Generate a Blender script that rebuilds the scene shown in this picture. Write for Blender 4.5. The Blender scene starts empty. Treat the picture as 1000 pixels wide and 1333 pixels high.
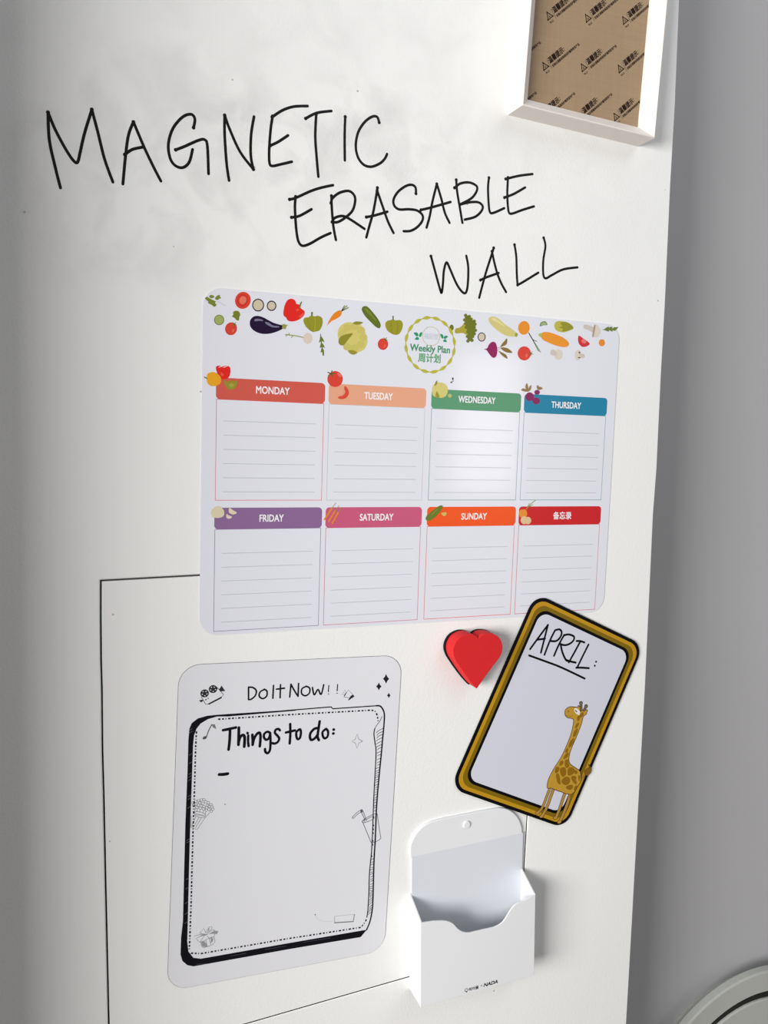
import bpy, bmesh, math, random
from mathutils import Matrix, Vector
from mathutils.geometry import tessellate_polygon
random.seed(7)
SC = bpy.context.scene
COL = SC.collection
Z0 = 1.35                                    # height of the planner's lower edge above the floor

# ------------------------------------------------------------------ camera
# wall frame: x to the right, y up, h out of the wall (metres); world = (x, -h, y + Z0)
F = 1095.18
R = ((0.92902049, 0.03201198, 0.36864098),
     (-0.00603671, -0.994807, 0.10160013),
     (0.36997905, -0.09661398, -0.92400284))
CAM = (-0.12014189, 0.18225526, 0.72129374)

def V(x, y, h=0.0):
    return Vector((x, -h, y + Z0))

cam = bpy.data.cameras.new('camera')
cam.sensor_fit = 'HORIZONTAL'
cam.sensor_width = 36.0
cam.lens = F / 1000 * 36
cam.clip_start = 0.01
co = bpy.data.objects.new('camera', cam)
COL.objects.link(co)
def vec(r): return Vector((r[0], -r[2], r[1]))
rx, dn, fw = vec(R[0]), vec(R[1]), vec(R[2])
m = Matrix.Identity(4)
for i in range(3):
    m[i][0] = rx[i]; m[i][1] = -dn[i]; m[i][2] = -fw[i]; m[i][3] = V(*CAM)[i]
co.matrix_world = m
SC.camera = co

# ------------------------------------------------------------------ light and exposure
SC.view_settings.view_transform = 'Standard'
SC.view_settings.look = 'None'
SC.view_settings.exposure = 0.04
SC.view_settings.gamma = 1.0
SC.view_settings.use_curve_mapping = False
w = bpy.data.worlds.new('world'); SC.world = w; w.use_nodes = True
w.node_tree.nodes['Background'].inputs[0].default_value = (0.93, 0.96, 1.0, 1)
w.node_tree.nodes['Background'].inputs[1].default_value = 0.29

def area(name, loc, target, sx, sy, power, col):
    l = bpy.data.lights.new(name, 'AREA'); l.shape = 'RECTANGLE'
    l.size = sx; l.size_y = sy; l.energy = power; l.color = col
    o = bpy.data.objects.new(name, l); COL.objects.link(o)
    o.location = loc
    o.rotation_euler = (Vector(target) - Vector(loc)).to_track_quat('-Z', 'Y').to_euler()
    return o
# the room's window to the left, and an unseen panel behind right, added for the planner's soft reflection
area('window_light', (-1.95, -1.4, Z0 + 0.12), (0.3, 0, Z0 - 0.1), 1.3, 1.0, 92, (1.0, 0.985, 0.97))
area('overhead_fill', (1.0, -1.1, 2.75), (0.55, 0, Z0 + 0.1), 0.9, 0.9, 6, (0.93, 0.96, 1.0))  # unseen overhead fill, added to brighten the upper grey wall
area('reflection_light', (1.52, -2.3, Z0 + 0.22), (0.3, 0, Z0 + 0.15), 0.26, 0.55, 1.9, (1.0, 0.93, 0.90))

# ------------------------------------------------------------------ helpers
def lin(c):
    return tuple(((v/255)/12.92 if v/255 <= 0.04045 else ((v/255+0.055)/1.055)**2.4) for v in c)

MATS = {}
def ink(c, rough=0.3, spec=None):
    """printed / plain coloured surface, c in 0-255 sRGB"""
    if spec is None: spec = 0.15 if max(c) < 70 else 0.4
    k = (tuple(c), rough, spec)
    if k not in MATS:
        mt = bpy.data.materials.new('ink'); mt.use_nodes = True
        b = mt.node_tree.nodes['Principled BSDF']
        b.inputs['Base Color'].default_value = (*lin(c), 1)
        b.inputs['Roughness'].default_value = rough
        b.inputs['Specular IOR Level'].default_value = spec
        MATS[k] = mt
    return MATS[k]

def surf(name, c, c2=None, scale=60, rough=0.5, bump=0.0, bscale=800, bdist=0.0002, spec=0.5, detail=3, sheen=0):
    """procedural surface: two tones mixed by noise and a fine bump"""
    mt = bpy.data.materials.new(name); mt.use_nodes = True
    nt = mt.node_tree; b = nt.nodes['Principled BSDF']
    b.inputs['Roughness'].default_value = rough
    b.inputs['Specular IOR Level'].default_value = spec
    tc = nt.nodes.new('ShaderNodeTexCoord')
    n = nt.nodes.new('ShaderNodeTexNoise'); n.inputs['Scale'].default_value = scale; n.inputs['Detail'].default_value = detail
    nt.links.new(tc.outputs['Object'], n.inputs['Vector'])
    mx = nt.nodes.new('ShaderNodeMix'); mx.data_type = 'RGBA'
    mx.inputs['A'].default_value = (*lin(c), 1); mx.inputs['B'].default_value = (*lin(c2 or c), 1)
    nt.links.new(n.outputs['Fac'], mx.inputs['Factor'])
    nt.links.new(mx.outputs['Result'], b.inputs['Base Color'])
    if bump:
        n2 = nt.nodes.new('ShaderNodeTexNoise'); n2.inputs['Scale'].default_value = bscale; n2.inputs['Detail'].default_value = 2
        nt.links.new(tc.outputs['Object'], n2.inputs['Vector'])
        bp = nt.nodes.new('ShaderNodeBump'); bp.inputs['Strength'].default_value = bump; bp.inputs['Distance'].default_value = bdist
        nt.links.new(n2.outputs['Fac'], bp.inputs['Height']); nt.links.new(bp.outputs['Normal'], b.inputs['Normal'])
    return mt

def W(px, py, h=0.0):
    """the point of the plane h in front of the wall that shows at (px, py) of the 1000x1333 frame"""
    u, v = (px-500)/F, (py-666.5)/F
    d = [R[0][i]*u + R[1][i]*v + R[2][i] for i in range(3)]
    k = (h - CAM[2]) / d[2]
    return (CAM[0]+k*d[0], CAM[1]+k*d[1])
def WP(pts, h=0.0): return [W(x, y, h) for x, y in pts]
def crop(ox, oy, s): return lambda pts: [(ox+x/s, oy+y/s) for x, y in pts]

def catmull(p, closed=False, n=6):
    if len(p) < 3: return list(p)
    out = []; L = len(p)
    rng = range(L) if closed else range(L-1)
    for i in rng:
        if closed: a, b, c, d = p[i-1], p[i], p[(i+1) % L], p[(i+2) % L]
        else: a, b, c, d = p[max(i-1, 0)], p[i], p[i+1], p[min(i+2, L-1)]
        for k in range(n):
            t = k/n
            out.append(tuple(0.5*((2*b[j]) + (-a[j]+c[j])*t + (2*a[j]-5*b[j]+4*c[j]-d[j])*t*t + (-a[j]+3*b[j]-3*c[j]+d[j])*t**3) for j in (0, 1)))
    if not closed: out.append(tuple(p[-1]))
    return out

class G:
    """collects flat and solid shapes in wall coordinates; build() links them as one mesh object"""
    def __init__(s, h=0.0): s.v = []; s.f = []; s.mi = []; s.mats = []; s.h = h; s.smooth = False
    def _m(s, mat):
        if isinstance(mat, (tuple, list)): mat = ink(mat)
        if mat not in s.mats: s.mats.append(mat)
        return s.mats.index(mat)
    def raw(s, verts, faces, mat):
        o = len(s.v); s.v += verts; i = s._m(mat)
        for f in faces: s.f.append(tuple(o+k for k in f)); s.mi.append(i)
    def fill(s, pts, mat, layer=0, holes=()):
        """flat polygon (wall coordinates)"""
        s.c = getattr(s, 'c', 0)+1
        h = s.h + layer*4e-5 + min(s.c, 80)*4e-7
        loops = [pts] + list(holes)
        tri = tessellate_polygon([[Vector((x, y, 0)) for x, y in l] for l in loops])
        allp = [q for l in loops for q in l]
        fs = []
        for a, b, c in tri:
            A, B, C_ = allp[a], allp[b], allp[c]
            cr = (B[0]-A[0])*(C_[1]-A[1])-(B[1]-A[1])*(C_[0]-A[0])
            fs.append((a, b, c) if cr > 0 else (a, c, b))
        s.raw([V(x, y, h) for x, y in allp], fs, mat)
        return s
    def blob(s, px, mat, layer=0, smooth=True):
        p = WP(px, s.h)
        return s.fill(catmull(p, True, 5) if smooth else p, mat, layer)
    def ell(s, cx, cy, a, b, mat, layer=0, rot=0, n=24, tf=None):
        cr, sr = math.cos(rot), math.sin(rot)
        pts = [(cx+a*math.cos(t)*cr-b*math.sin(t)*sr, cy+a*math.cos(t)*sr+b*math.sin(t)*cr) for t in [2*math.pi*k/n for k in range(n)]]
        return s.blob(tf(pts) if tf else pts, mat, layer, False)
    def ribbon(s, p, mat, width, layer=0, closed=False, taper=False):
        """stroke of constant width with round ends; p in wall coordinates"""
        h = s.h + layer*4e-5; r = width/2
        q = [p[0]]
        for a in p[1:]:
            if math.dist(a, q[-1]) > 1e-6: q.append(a)
        p = q; n = len(p)
        if n < 2: return s.disc(p[0], r, mat, layer)
        vs = []; fs = []
        for i in range(n):
            if closed: a, b = p[i-1], p[(i+1) % n]
            else: a, b = p[max(i-1, 0)], p[min(i+1, n-1)]
            dx, dy = b[0]-a[0], b[1]-a[1]; l = math.hypot(dx, dy) or 1
            rr = r*(1 - 0.75*i/(n-1)) if taper else r
            nx, ny = -dy/l*rr, dx/l*rr
            vs += [V(p[i][0]+nx, p[i][1]+ny, h), V(p[i][0]-nx, p[i][1]-ny, h)]
        for i in range(n if closed else n-1):
            a, b = 2*i, 2*((i+1) % n)
            fs.append((a, a+1, b+1, b))
        s.raw(vs, fs, mat)
        if not closed:
            s.disc(p[0], r, mat, layer, 10)
            if not taper: s.disc(p[-1], r, mat, layer, 10)
        return s
    def disc(s, c, r, mat, layer=0, n=16):
        return s.fill([(c[0]+r*math.cos(2*math.pi*k/n), c[1]+r*math.sin(2*math.pi*k/n)) for k in range(n)], mat, layer)
    def pen(s, px, mat, mm, layer=0, smooth=True, closed=False, taper=False):
        p = WP(px, s.h)
        if smooth: p = catmull(p, closed, 5)
        return s.ribbon(p, mat, mm/1000, layer, closed, taper)
    def prism(s, pts, h0, h1, mat, bevel=0.0, seg=3):
        """solid from h0 to h1 with a rounded front edge; pts counter-clockwise"""
        rings = [(h0, 0.0)]
        if bevel:
            rings += [(h1-bevel+bevel*math.sin(math.pi/2*k/seg), bevel*(1-math.cos(math.pi/2*k/seg))) for k in range(seg+1)]
        else: rings += [(h1, 0.0)]
        n = len(pts); vs = []; fs = []
        for hh, ins in rings:
            q = inset(pts, ins) if ins else pts
            vs += [V(x, y, hh) for x, y in q]
        for r in range(len(rings)-1):
            for i in range(n):
                j = (i+1) % n
                fs.append((r*n+i, r*n+j, (r+1)*n+j, (r+1)*n+i))
        tri = tessellate_polygon([[Vector((x, y, 0)) for x, y in pts]])
        o = (len(rings)-1)*n
        for a, b, c in tri:
            A, B, C_ = pts[a], pts[b], pts[c]
            if (B[0]-A[0])*(C_[1]-A[1])-(B[1]-A[1])*(C_[0]-A[0]) < 0: b, c = c, b
            fs.append((o+a, o+b, o+c)); fs.append((a, c, b))
        s.raw(vs, fs, mat); return s
    def box(s, x0, x1, y0, y1, h0, h1, mat, bevel=0.0):
        return s.prism([(x0, y0), (x1, y0), (x1, y1), (x0, y1)], h0, h1, mat, bevel)
    def text(s, body, size, cx, cy, mat, ang=0, bold=0.0, layer=0, sx=1.0, shear=0.0, width=None, spacing=1.0):
        cu = bpy.data.curves.new('t', 'FONT'); cu.body = body; cu.size = 1.0
        cu.align_x = 'CENTER'; cu.align_y = 'CENTER'; cu.shear = shear
        cu.resolution_u = 3; cu.space_character = spacing
        o = bpy.data.objects.new('t', cu); COL.objects.link(o)
        bpy.context.view_layer.update()
        me = bpy.data.meshes.new_from_object(o.evaluated_get(bpy.context.evaluated_depsgraph_get()))
        bpy.data.objects.remove(o)
        xs = [v.co.x for v in me.vertices]; ys = [v.co.y for v in me.vertices]
        if not xs: return s
        mxx, mny = (max(xs)+min(xs))/2, (max(ys)+min(ys))/2
        kx = width/(max(xs)-min(xs)) if width else size*sx
        ca, sa = math.cos(ang), math.sin(ang); hh = s.h + layer*4e-5
        offs = [(0, 0)] if not bold else [(bold*size*math.cos(k), bold*size*math.sin(k)) for k in (0.8, 2.4, 3.9, 5.5)]
        for j, (bx_, by_) in enumerate(offs):
            vs = []
            for v in me.vertices:
                x, y = (v.co.x-mxx)*kx+bx_, (v.co.y-mny)*size+by_
                vs.append(V(cx+x*ca-y*sa, cy+x*sa+y*ca, hh+j*2e-6))
            s.raw(vs, [tuple(p.vertices) for p in me.polygons], mat)
        bpy.data.meshes.remove(me); return s
    def build(s, name, parent=None, label=None, smooth=False):
        me = bpy.data.meshes.new(name)
        org = ORIGIN.get(parent.name, Vector((0, 0, 0))) if parent else Vector((0, 0, 0))
        me.from_pydata([v-org for v in s.v], [], s.f)
        for mt in s.mats: me.materials.append(mt)
        me.polygons.foreach_set('material_index', s.mi)
        if smooth: me.polygons.foreach_set('use_smooth', [True]*len(me.polygons))
        me.update()
        o = bpy.data.objects.new(name, me); COL.objects.link(o)
        if parent: o.parent = parent
        ORIGIN[o.name] = org
        if label: o['label'] = label
        return o

ORIGIN = {}
def inset(pts, d):
    out = []; n = len(pts)
    for i in range(n):
        a, b, c = pts[i-1], pts[i], pts[(i+1) % n]
        e1 = (b[0]-a[0], b[1]-a[1]); e2 = (c[0]-b[0], c[1]-b[1])
        l1 = math.hypot(*e1) or 1e-9; l2 = math.hypot(*e2) or 1e-9
        n1 = (-e1[1]/l1, e1[0]/l1); n2 = (-e2[1]/l2, e2[0]/l2)
        k = 1+n1[0]*n2[0]+n1[1]*n2[1]; k = max(k, 0.35)
        out.append((b[0]+(n1[0]+n2[0])/k*d, b[1]+(n1[1]+n2[1])/k*d))
    return out

def rrect(cx, cy, w_, h_, r, ang=0.0, n=8):
    """counter-clockwise rounded rectangle"""
    p = []
    for sx, sy, a0 in ((1, -1, -90), (1, 1, 0), (-1, 1, 90), (-1, -1, 180)):
        for k in range(n+1):
            a = math.radians(a0+90*k/n)
            p.append((sx*(w_/2-r)+r*math.cos(a), sy*(h_/2-r)+r*math.sin(a)))
    c, s = math.cos(ang), math.sin(ang)
    return [(cx+x*c-y*s, cy+x*s+y*c) for x, y in p]

def thing(name, loc, label, cat, group=None):
    o = bpy.data.objects.new(name, None); COL.objects.link(o)
    o.empty_display_size = 0.02
    o.matrix_world = Matrix.Translation(V(*loc)); o.location = V(*loc)
    ORIGIN[o.name] = V(*loc)
    o['label'] = label; o['category'] = cat
    if group: o['group'] = group
    return o

# ------------------------------------------------------------------ wall materials
def wall_paint():
    mt = bpy.data.materials.new('white_magnetic_paint'); mt.use_nodes = True
    nt = mt.node_tree; b = nt.nodes['Principled BSDF']; L = nt.links.new
    b.inputs['Roughness'].default_value = 0.42; b.inputs['Specular IOR Level'].default_value = 0.35
    tc = nt.nodes.new('ShaderNodeTexCoord')
    # base with large faint cloudiness
    n = nt.nodes.new('ShaderNodeTexNoise'); n.inputs['Scale'].default_value = 5; n.inputs['Detail'].default_value = 4
    L(tc.outputs['Object'], n.inputs['Vector'])
    mx = nt.nodes.new('ShaderNodeMix'); mx.data_type = 'RGBA'
    mx.inputs['A'].default_value = (*lin((235, 235, 233)), 1); mx.inputs['B'].default_value = (*lin((240, 240, 238)), 1)
    L(n.outputs['Fac'], mx.inputs['Factor'])
    # wiped-marker smudges round the handwriting, plus a broad greyer upper patch: elliptical patch x streaky noise
    last = mx.outputs['Result']
    for (cx, cy, ax, ay, amt) in ((0.12, 0.47, 0.50, 0.22, 0.12), (0.02, 0.395, 0.20, 0.10, 0.26), (0.14, 0.44, 0.16, 0.05, 0.24), (-0.07, 0.33, 0.10, 0.06, 0.2)):
        mp = nt.nodes.new('ShaderNodeMapping'); mp.vector_type = 'TEXTURE'
        mp.inputs['Location'].default_value = V(cx, cy); mp.inputs['Scale'].default_value = (ax, 1, ay)
        L(tc.outputs['Object'], mp.inputs['Vector'])
        g = nt.nodes.new('ShaderNodeTexGradient'); g.gradient_type = 'SPHERICAL'
        L(mp.outputs['Vector'], g.inputs['Vector'])
        n2 = nt.nodes.new('ShaderNodeTexNoise'); n2.inputs['Scale'].default_value = 22; n2.inputs['Detail'].default_value = 6; n2.inputs['Distortion'].default_value = 0.6
        L(tc.outputs['Object'], n2.inputs['Vector'])
        r = nt.nodes.new('ShaderNodeMapRange'); r.inputs['From Min'].default_value = 0.42; r.inputs['From Max'].default_value = 0.75
        L(n2.outputs['Fac'], r.inputs['Value'])
        m1 = nt.nodes.new('ShaderNodeMath'); m1.operation = 'MULTIPLY'; L(r.outputs['Result'], m1.inputs[0]); L(g.outputs['Fac'], m1.inputs[1])
        m2 = nt.nodes.new('ShaderNodeMath'); m2.operation = 'MULTIPLY'; m2.use_clamp = True; L(m1.outputs[0], m2.inputs[0]); m2.inputs[1].default_value = amt*1.3
        mm = nt.nodes.new('ShaderNodeMix'); mm.data_type = 'RGBA'; L(m2.outputs[0], mm.inputs['Factor'])
        L(last, mm.inputs['A']); mm.inputs['B'].default_value = (*lin((150, 147, 146)), 1)
        last = mm.outputs['Result']
    # sparse dark specks
    vo = nt.nodes.new('ShaderNodeTexVoronoi'); vo.inputs['Scale'].default_value = 45
    L(tc.outputs['Object'], vo.inputs['Vector'])
    sep = nt.nodes.new('ShaderNodeSeparateColor'); L(vo.outputs['Color'], sep.inputs['Color'])
    g1 = nt.nodes.new('ShaderNodeMath'); g1.operation = 'GREATER_THAN'; L(sep.outputs[0], g1.inputs[0]); g1.inputs[1].default_value = 0.82
    l1 = nt.nodes.new('ShaderNodeMath'); l1.operation = 'LESS_THAN'; L(vo.outputs['Distance'], l1.inputs[0]); l1.inputs[1].default_value = 0.045
    mu = nt.nodes.new('ShaderNodeMath'); mu.operation = 'MULTIPLY'; L(g1.outputs[0], mu.inputs[0]); L(l1.outputs[0], mu.inputs[1])
    mu2 = nt.nodes.new('ShaderNodeMath'); mu2.operation = 'MULTIPLY'; L(mu.outputs[0], mu2.inputs[0]); mu2.inputs[1].default_value = 0.5
    ms = nt.nodes.new('ShaderNodeMix'); ms.data_type = 'RGBA'; L(mu2.outputs[0], ms.inputs['Factor']); L(last, ms.inputs['A'])
    ms.inputs['B'].default_value = (*lin((110, 108, 105)), 1)
    L(ms.outputs['Result'], b.inputs['Base Color'])
    # roller texture
    n3 = nt.nodes.new('ShaderNodeTexNoise'); n3.inputs['Scale'].default_value = 420; n3.inputs['Detail'].default_value = 3
    L(tc.outputs['Object'], n3.inputs['Vector'])
    bp = nt.nodes.new('ShaderNodeBump'); bp.inputs['Strength'].default_value = 0.5; bp.inputs['Distance'].default_value = 0.0004
    L(n3.outputs['Fac'], bp.inputs['Height']); L(bp.outputs['Normal'], b.inputs['Normal'])
    return mt
PAINT = wall_paint()
GREYWALL = surf('grey_wall_paint', (180, 179, 180), (187, 186, 187), 4, 0.7, 0.25, 500, 0.0003)
DARK = ink((18, 18, 20), 0.8, 0.1)

# ------------------------------------------------------------------ setting
HD = 0.12                                     # the grey wall lies this far behind the white wall's face
edge_px = [(884, 0), (878.5, 135), (872.5, 240), (865.3, 400), (860.2, 490), (854.6, 610), (850, 670), (844, 800), (839.3, 900), (833.6, 1000), (822.6, 1200), (815, 1333)]
edge = WP(edge_px)
edge = [(edge[0][0]-0.004, 1.20)] + edge + [(edge[-1][0]+0.004, -1.35)]
hatch_l = WP([(130.3, 755), (130.2, 800), (130.7, 860), (131.8, 900), (132.6, 980), (134.1, 1031), (136.3, 1135), (138.9, 1250), (140.8, 1333)])
hole = [(-0.0752, -0.3785)] + [(0.3385, -0.3545), (0.3402, -0.2729), (0.3408, -0.2143), (0.342, 0.0575)] + [(0.12, 0.0560), (0.0, 0.0538)] + hatch_l
g = G()
outer = [(-0.75, -1.35)] + edge[::-1] + [(-0.75, 1.20)]
bev_out = inset(outer, 0.0)
hole_big = inset(hole, -0.0009)
g.fill(outer, PAINT, 0, holes=[hole_big[::-1]])
n = len(hole)
g.raw([V(x, y, 0) for x, y in hole_big] + [V(x, y, -0.0008) for x, y in hole] + [V(x, y, -0.012) for x, y in hole],
      [(i, (i+1) % n, (i+1) % n+n, i+n) for i in range(n)], PAINT)
g.raw([V(x, y, -0.0008) for x, y in hole] + [V(x, y, -0.012) for x, y in hole],
      [(i, (i+1) % n, (i+1) % n+n, i+n) for i in range(n)], DARK)
ne = len(edge)
e2 = [(x+0.0012, y) for x, y in edge]
g.raw([V(x, y, 0) for x, y in edge] + [V(x, y, -0.0012) for x, y in e2] + [V(x, y, -HD) for x, y in e2],
      [(i+o*ne, i+1+o*ne, i+1+(o+1)*ne, i+(o+1)*ne) for o in (0, 1) for i in range(ne-1)], PAINT)
g.box(-0.75, 0.43, -1.35, 1.20, -HD+0.001, -0.0125, DARK)
wall = g.build('wall_front'); wall['kind'] = 'structure'
wall['label'] = 'white painted magnetic wall with handwriting'

g = G(); g.box(0.30, 2.2, -1.35, 1.20, -HD-0.08, -HD, GREYWALL)
o = g.build('wall_back'); o['kind'] = 'structure'; o['label'] = 'grey wall set back behind the white wall'
g = G(); g.box(-0.44, -0.285, -1.35, 1.20, -0.01, 0.19, surf('brown_shade_block', (96, 76, 62), (108, 88, 72), 8, 0.6))
o = g.build('shade_block_1'); o['kind'] = 'structure'  # unseen upright, added to shade the white wall's left edge
g = G(); vs = [Vector(p) for p in ((-6, -6, 0), (6, -6, 0), (6, 0.4, 0), (-6, 0.4, 0), (-6, -6, -0.05), (6, -6, -0.05), (6, 0.4, -0.05), (-6, 0.4, -0.05))]
g.raw(vs, [(0, 1, 2, 3), (4, 7, 6, 5), (0, 4, 5, 1), (1, 5, 6, 2), (2, 6, 7, 3), (3, 7, 4, 0)], surf('floor_board', (92, 80, 68), (104, 90, 76), 12, 0.6))
o = g.build('floor'); o['kind'] = 'structure'

# flush access panel
ap = thing('access_panel', (0.13, -0.1535, -0.01), 'large square white access panel set flush in the wall, outlined by a thin dark gap', 'panel')
g = G()
hp = inset(hole, 0.0014)
g.prism(hp, -0.0118, 0.0, PAINT, 0.0003, 1)
g.build('panel_board', ap)

# ------------------------------------------------------------------ handwriting on the wall
BLK = ink((12, 9, 10), 0.4, 0.25)
cA, cB, cC, cD = crop(40, 120, 4), crop(280, 120, 4), crop(360, 210, 5), crop(540, 210, 4.348)
letters = [
 ('MAGNETIC', [
  ('M', cA, [[(90,105),(97,250),(130,400),(155,498)], [(90,105),(130,200),(190,310),(228,362),(245,362),(258,310),(280,215),(318,92)], [(318,90),(350,210),(385,350),(428,468)]]),
  ('A', cA, [[(535,155),(510,220),(495,320),(480,478)], [(535,155),(590,285),(640,390),(678,463)], [(490,325),(530,298),(590,285)]]),
  ('G', cA, [[(848,185),(855,140),(835,115),(790,130),(740,190),(717,270),(725,340),(750,380),(790,393),(825,365),(843,298)], [(755,300),(800,283),(870,252),(905,247),(920,280),(926,425)]]),
  ('N', cB, [[(50,120),(50,220),(60,370),(73,460)], [(50,120),(75,190),(130,310),(200,402)], [(200,402),(186,330),(188,220),(203,127)]]),
  ('E', cB, [[(300,125),(290,190),(282,300),(284,370),(300,384),(345,375),(400,362)], [(297,130),(350,95),(410,75),(482,72)], [(288,278),(330,258),(380,225)]]),
  ('T', cB, [[(472,137),(530,108),(606,98)], [(527,115),(522,230),(530,350),(538,440)]]),
  ('I', cB, [[(678,128),(675,230),(676,355)]]),
  ('C', cB, [[(855,158),(845,130),(820,127),(780,155),(745,210),(733,280),(745,340),(775,378),(815,388),(860,370),(885,345),(896,322)]])]),
 ('ERASABLE', [
  ('E', cC, [[(85,248),(125,238),(220,195),(290,172),(368,155)], [(125,230),(120,290),(125,400),(135,490),(150,535),(175,550),(220,535),(290,495),(352,467)], [(98,365),(150,355),(228,312)]]),
  ('R', cC, [[(358,225),(360,300),(370,420),(387,512)], [(355,272),(365,240),(410,205),(470,193),(505,220),(512,260),(495,320),(450,365),(400,395),(362,395)], [(362,395),(380,368),(430,356),(480,378),(573,440)]]),
  ('A', cC, [[(657,172),(650,220),(630,330),(605,420),(585,495)], [(655,190),(690,290),(725,390),(762,466)], [(585,363),(640,352),(722,328)]]),
  ('S', cC, [[(908,210),(905,170),(880,153),(840,162),(790,200),(762,250),(768,290),(800,313),(860,312),(915,320),(950,350),(950,385),(920,425),(875,452),(828,455)]]),
  ('A', cD, [[(125,128),(100,230),(85,310),(67,375)], [(125,128),(150,210),(170,290),(197,348)], [(35,275),(90,262),(203,230)]]),
  ('B', cD, [[(235,105),(240,170),(255,260),(270,348)], [(225,150),(260,125),(310,120),(350,140),(350,170),(320,210),(255,245)], [(255,245),(310,232),(360,232),(385,255),(375,285),(340,315),(283,330)]]),
  ('L', cD, [[(420,93),(415,150),(418,230),(425,285),(445,292),(507,265)]]),
  ('E', cD, [[(515,100),(590,82),(667,72)], [(528,92),(524,180),(528,260),(535,292),(555,295),(610,275),(675,255)], [(508,205),(560,185),(625,148)]])]),
 ('WALL', [
  ('W', cD, [[(92,537),(120,640),(145,730),(153,742),(160,690),(165,620),(180,572),(200,610),(235,690),(265,735),(288,745),(300,700),(303,600),(292,535)]]),
  ('A', cD, [[(447,490),(435,530),(400,640),(365,772)], [(437,510),(460,610),(485,680),(517,740)], [(372,672),(410,655),(475,632)]]),
  ('L', cD, [[(565,472),(575,540),(578,640),(582,695)], [(582,700),(610,685),(700,630)]]),
  ('L', cD, [[(730,433),(740,480),(728,560),(728,640),(742,662),(775,645),(840,612),(922,600)]])])]
for word, ls in letters:
    for ch, tf, strokes in ls:
        g = G(0.00006)
        for k, st in enumerate(strokes):
            g.pen(tf(st), BLK, 2.35, k*0.5)
            e = W(*tf(st)[0], g.h); g.disc(e, 0.00150, BLK, k*0.5+0.2)
        g.build('written_letter', wall, 'black marker letter %s of the handwritten word %s' % (ch, word))

# ------------------------------------------------------------------ weekly planner (A3 magnetic sheet)
SHEET = (226, 226, 233)
SH = 0.0006
pl = thing('weekly_planner', (0.21, 0.148, 0), 'large white weekly planner sheet with vegetable drawings and eight coloured day boxes', 'planner')
g = G(); g.prism(rrect(0.21, 0.14825, 0.42, 0.2965, 0.0165), 0.00005, SH, surf('planner_sheet', SHEET, (222, 224, 232), 3, 0.11, 0.5, 9, 0.0006, 0.5, 1))
g.build('sheet', pl)
cols = [(0.0120, 0.1081), (0.1120, 0.2067), (0.2127, 0.3085), (0.3126, 0.4096)]
rows = [(0.2222, 0.2040, 0.1180), (0.1115, 0.0928, 0.0033)]
days = [[('MONDAY', (206, 88, 74), (215, 110, 118)), ('TUESDAY', (226, 163, 130), (190, 192, 192)), ('WEDNESDAY', (86, 150, 110), (110, 150, 140)), ('THURSDAY', (20, 126, 160), (110, 150, 165))],
        [('FRIDAY', (137, 102, 146), (140, 128, 150)), ('SATURDAY', (198, 88, 122), (205, 110, 130)), ('SUNDAY', (238, 84, 22), (222, 100, 90)), ('备忘录', (200, 28, 34), (205, 100, 105))]]
tw = {'MONDAY': .0295, 'TUESDAY': .0275, 'WEDNESDAY': .0395, 'THURSDAY': .0345, 'FRIDAY': .0215, 'SATURDAY': .0330, 'SUNDAY': .0275, '备忘录': .0215}
tc_ = {'MONDAY': (0.0610, 0.2135), 'TUESDAY': (0.1595, 0.2130), 'WEDNESDAY': (0.2605, 0.2140), 'THURSDAY': (0.3610, 0.2130)}
WHT = ink((240, 238, 240), 0.3)
for r in range(2):
    y1, yb, y0 = rows[r]
    for c in range(4):
        x0, x1 = cols[c]; nm, colr, lc = days[r][c]
        g = G(SH)
        g.ribbon([(x0+.0003, y0), (x1-.0006, y0), (x1-.0006, yb), (x0+.0003, yb)], ink(lc), 0.0007, 0.5, closed=True)
        g.build('box_outline', pl)
        g = G(SH)
        ly = y1-0.0363 if r == 0 else y1-0.0397
        for k in range(6):
            yy = ly-0.01213*k
            g.ribbon([(x0+0.0068, yy), (x1-0.0076, yy)], ink((182, 186, 190)), 0.0005, 0.5)
        g.build('ruled_lines', pl)
        g = G(SH)
        g.fill(rrect((x0+x1)/2, (y1+yb)/2, x1-x0+.0006, y1-yb, 0.0036), ink(colr), 1)
        bn = g.build('day_banner', pl, '%s banner' % {'MONDAY': 'coral red', 'TUESDAY': 'peach', 'WEDNESDAY': 'green', 'THURSDAY': 'blue', 'FRIDAY': 'purple', 'SATURDAY': 'pink', 'SUNDAY': 'orange'}.get(nm, 'red'))
        g = G(SH)
        cx, cy = tc_.get(nm, ((x0+x1)/2+(0.002 if r else 0), (y1+yb)/2))
        g.text(nm, 0.0088 if nm[0] < 'z' else 0.0082, cx, cy, WHT, 0, 0.022, 2, width=tw[nm])
        g.build('day_name', bn)

# ---- vegetable drawings on the planner
OL, OD, YG, TAN = (146, 148, 34), (96, 112, 28), (202, 192, 108), (205, 194, 176)
REDT, REDP, ORG, AUB, BEET = (214, 62, 46), (222, 34, 24), (228, 140, 32), (36, 20, 52), (142, 14, 82)
v1, v2, v3, v4, v5 = crop(265, 370, 10), crop(355, 380, 10), crop(580, 395, 10), crop(670, 405, 7.143), crop(430, 370, 5)
def art(): return G(SH)
def bl(g, tf, pts, c, layer=1, smooth=True): return g.blob(tf(pts), c, layer, smooth)

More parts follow.
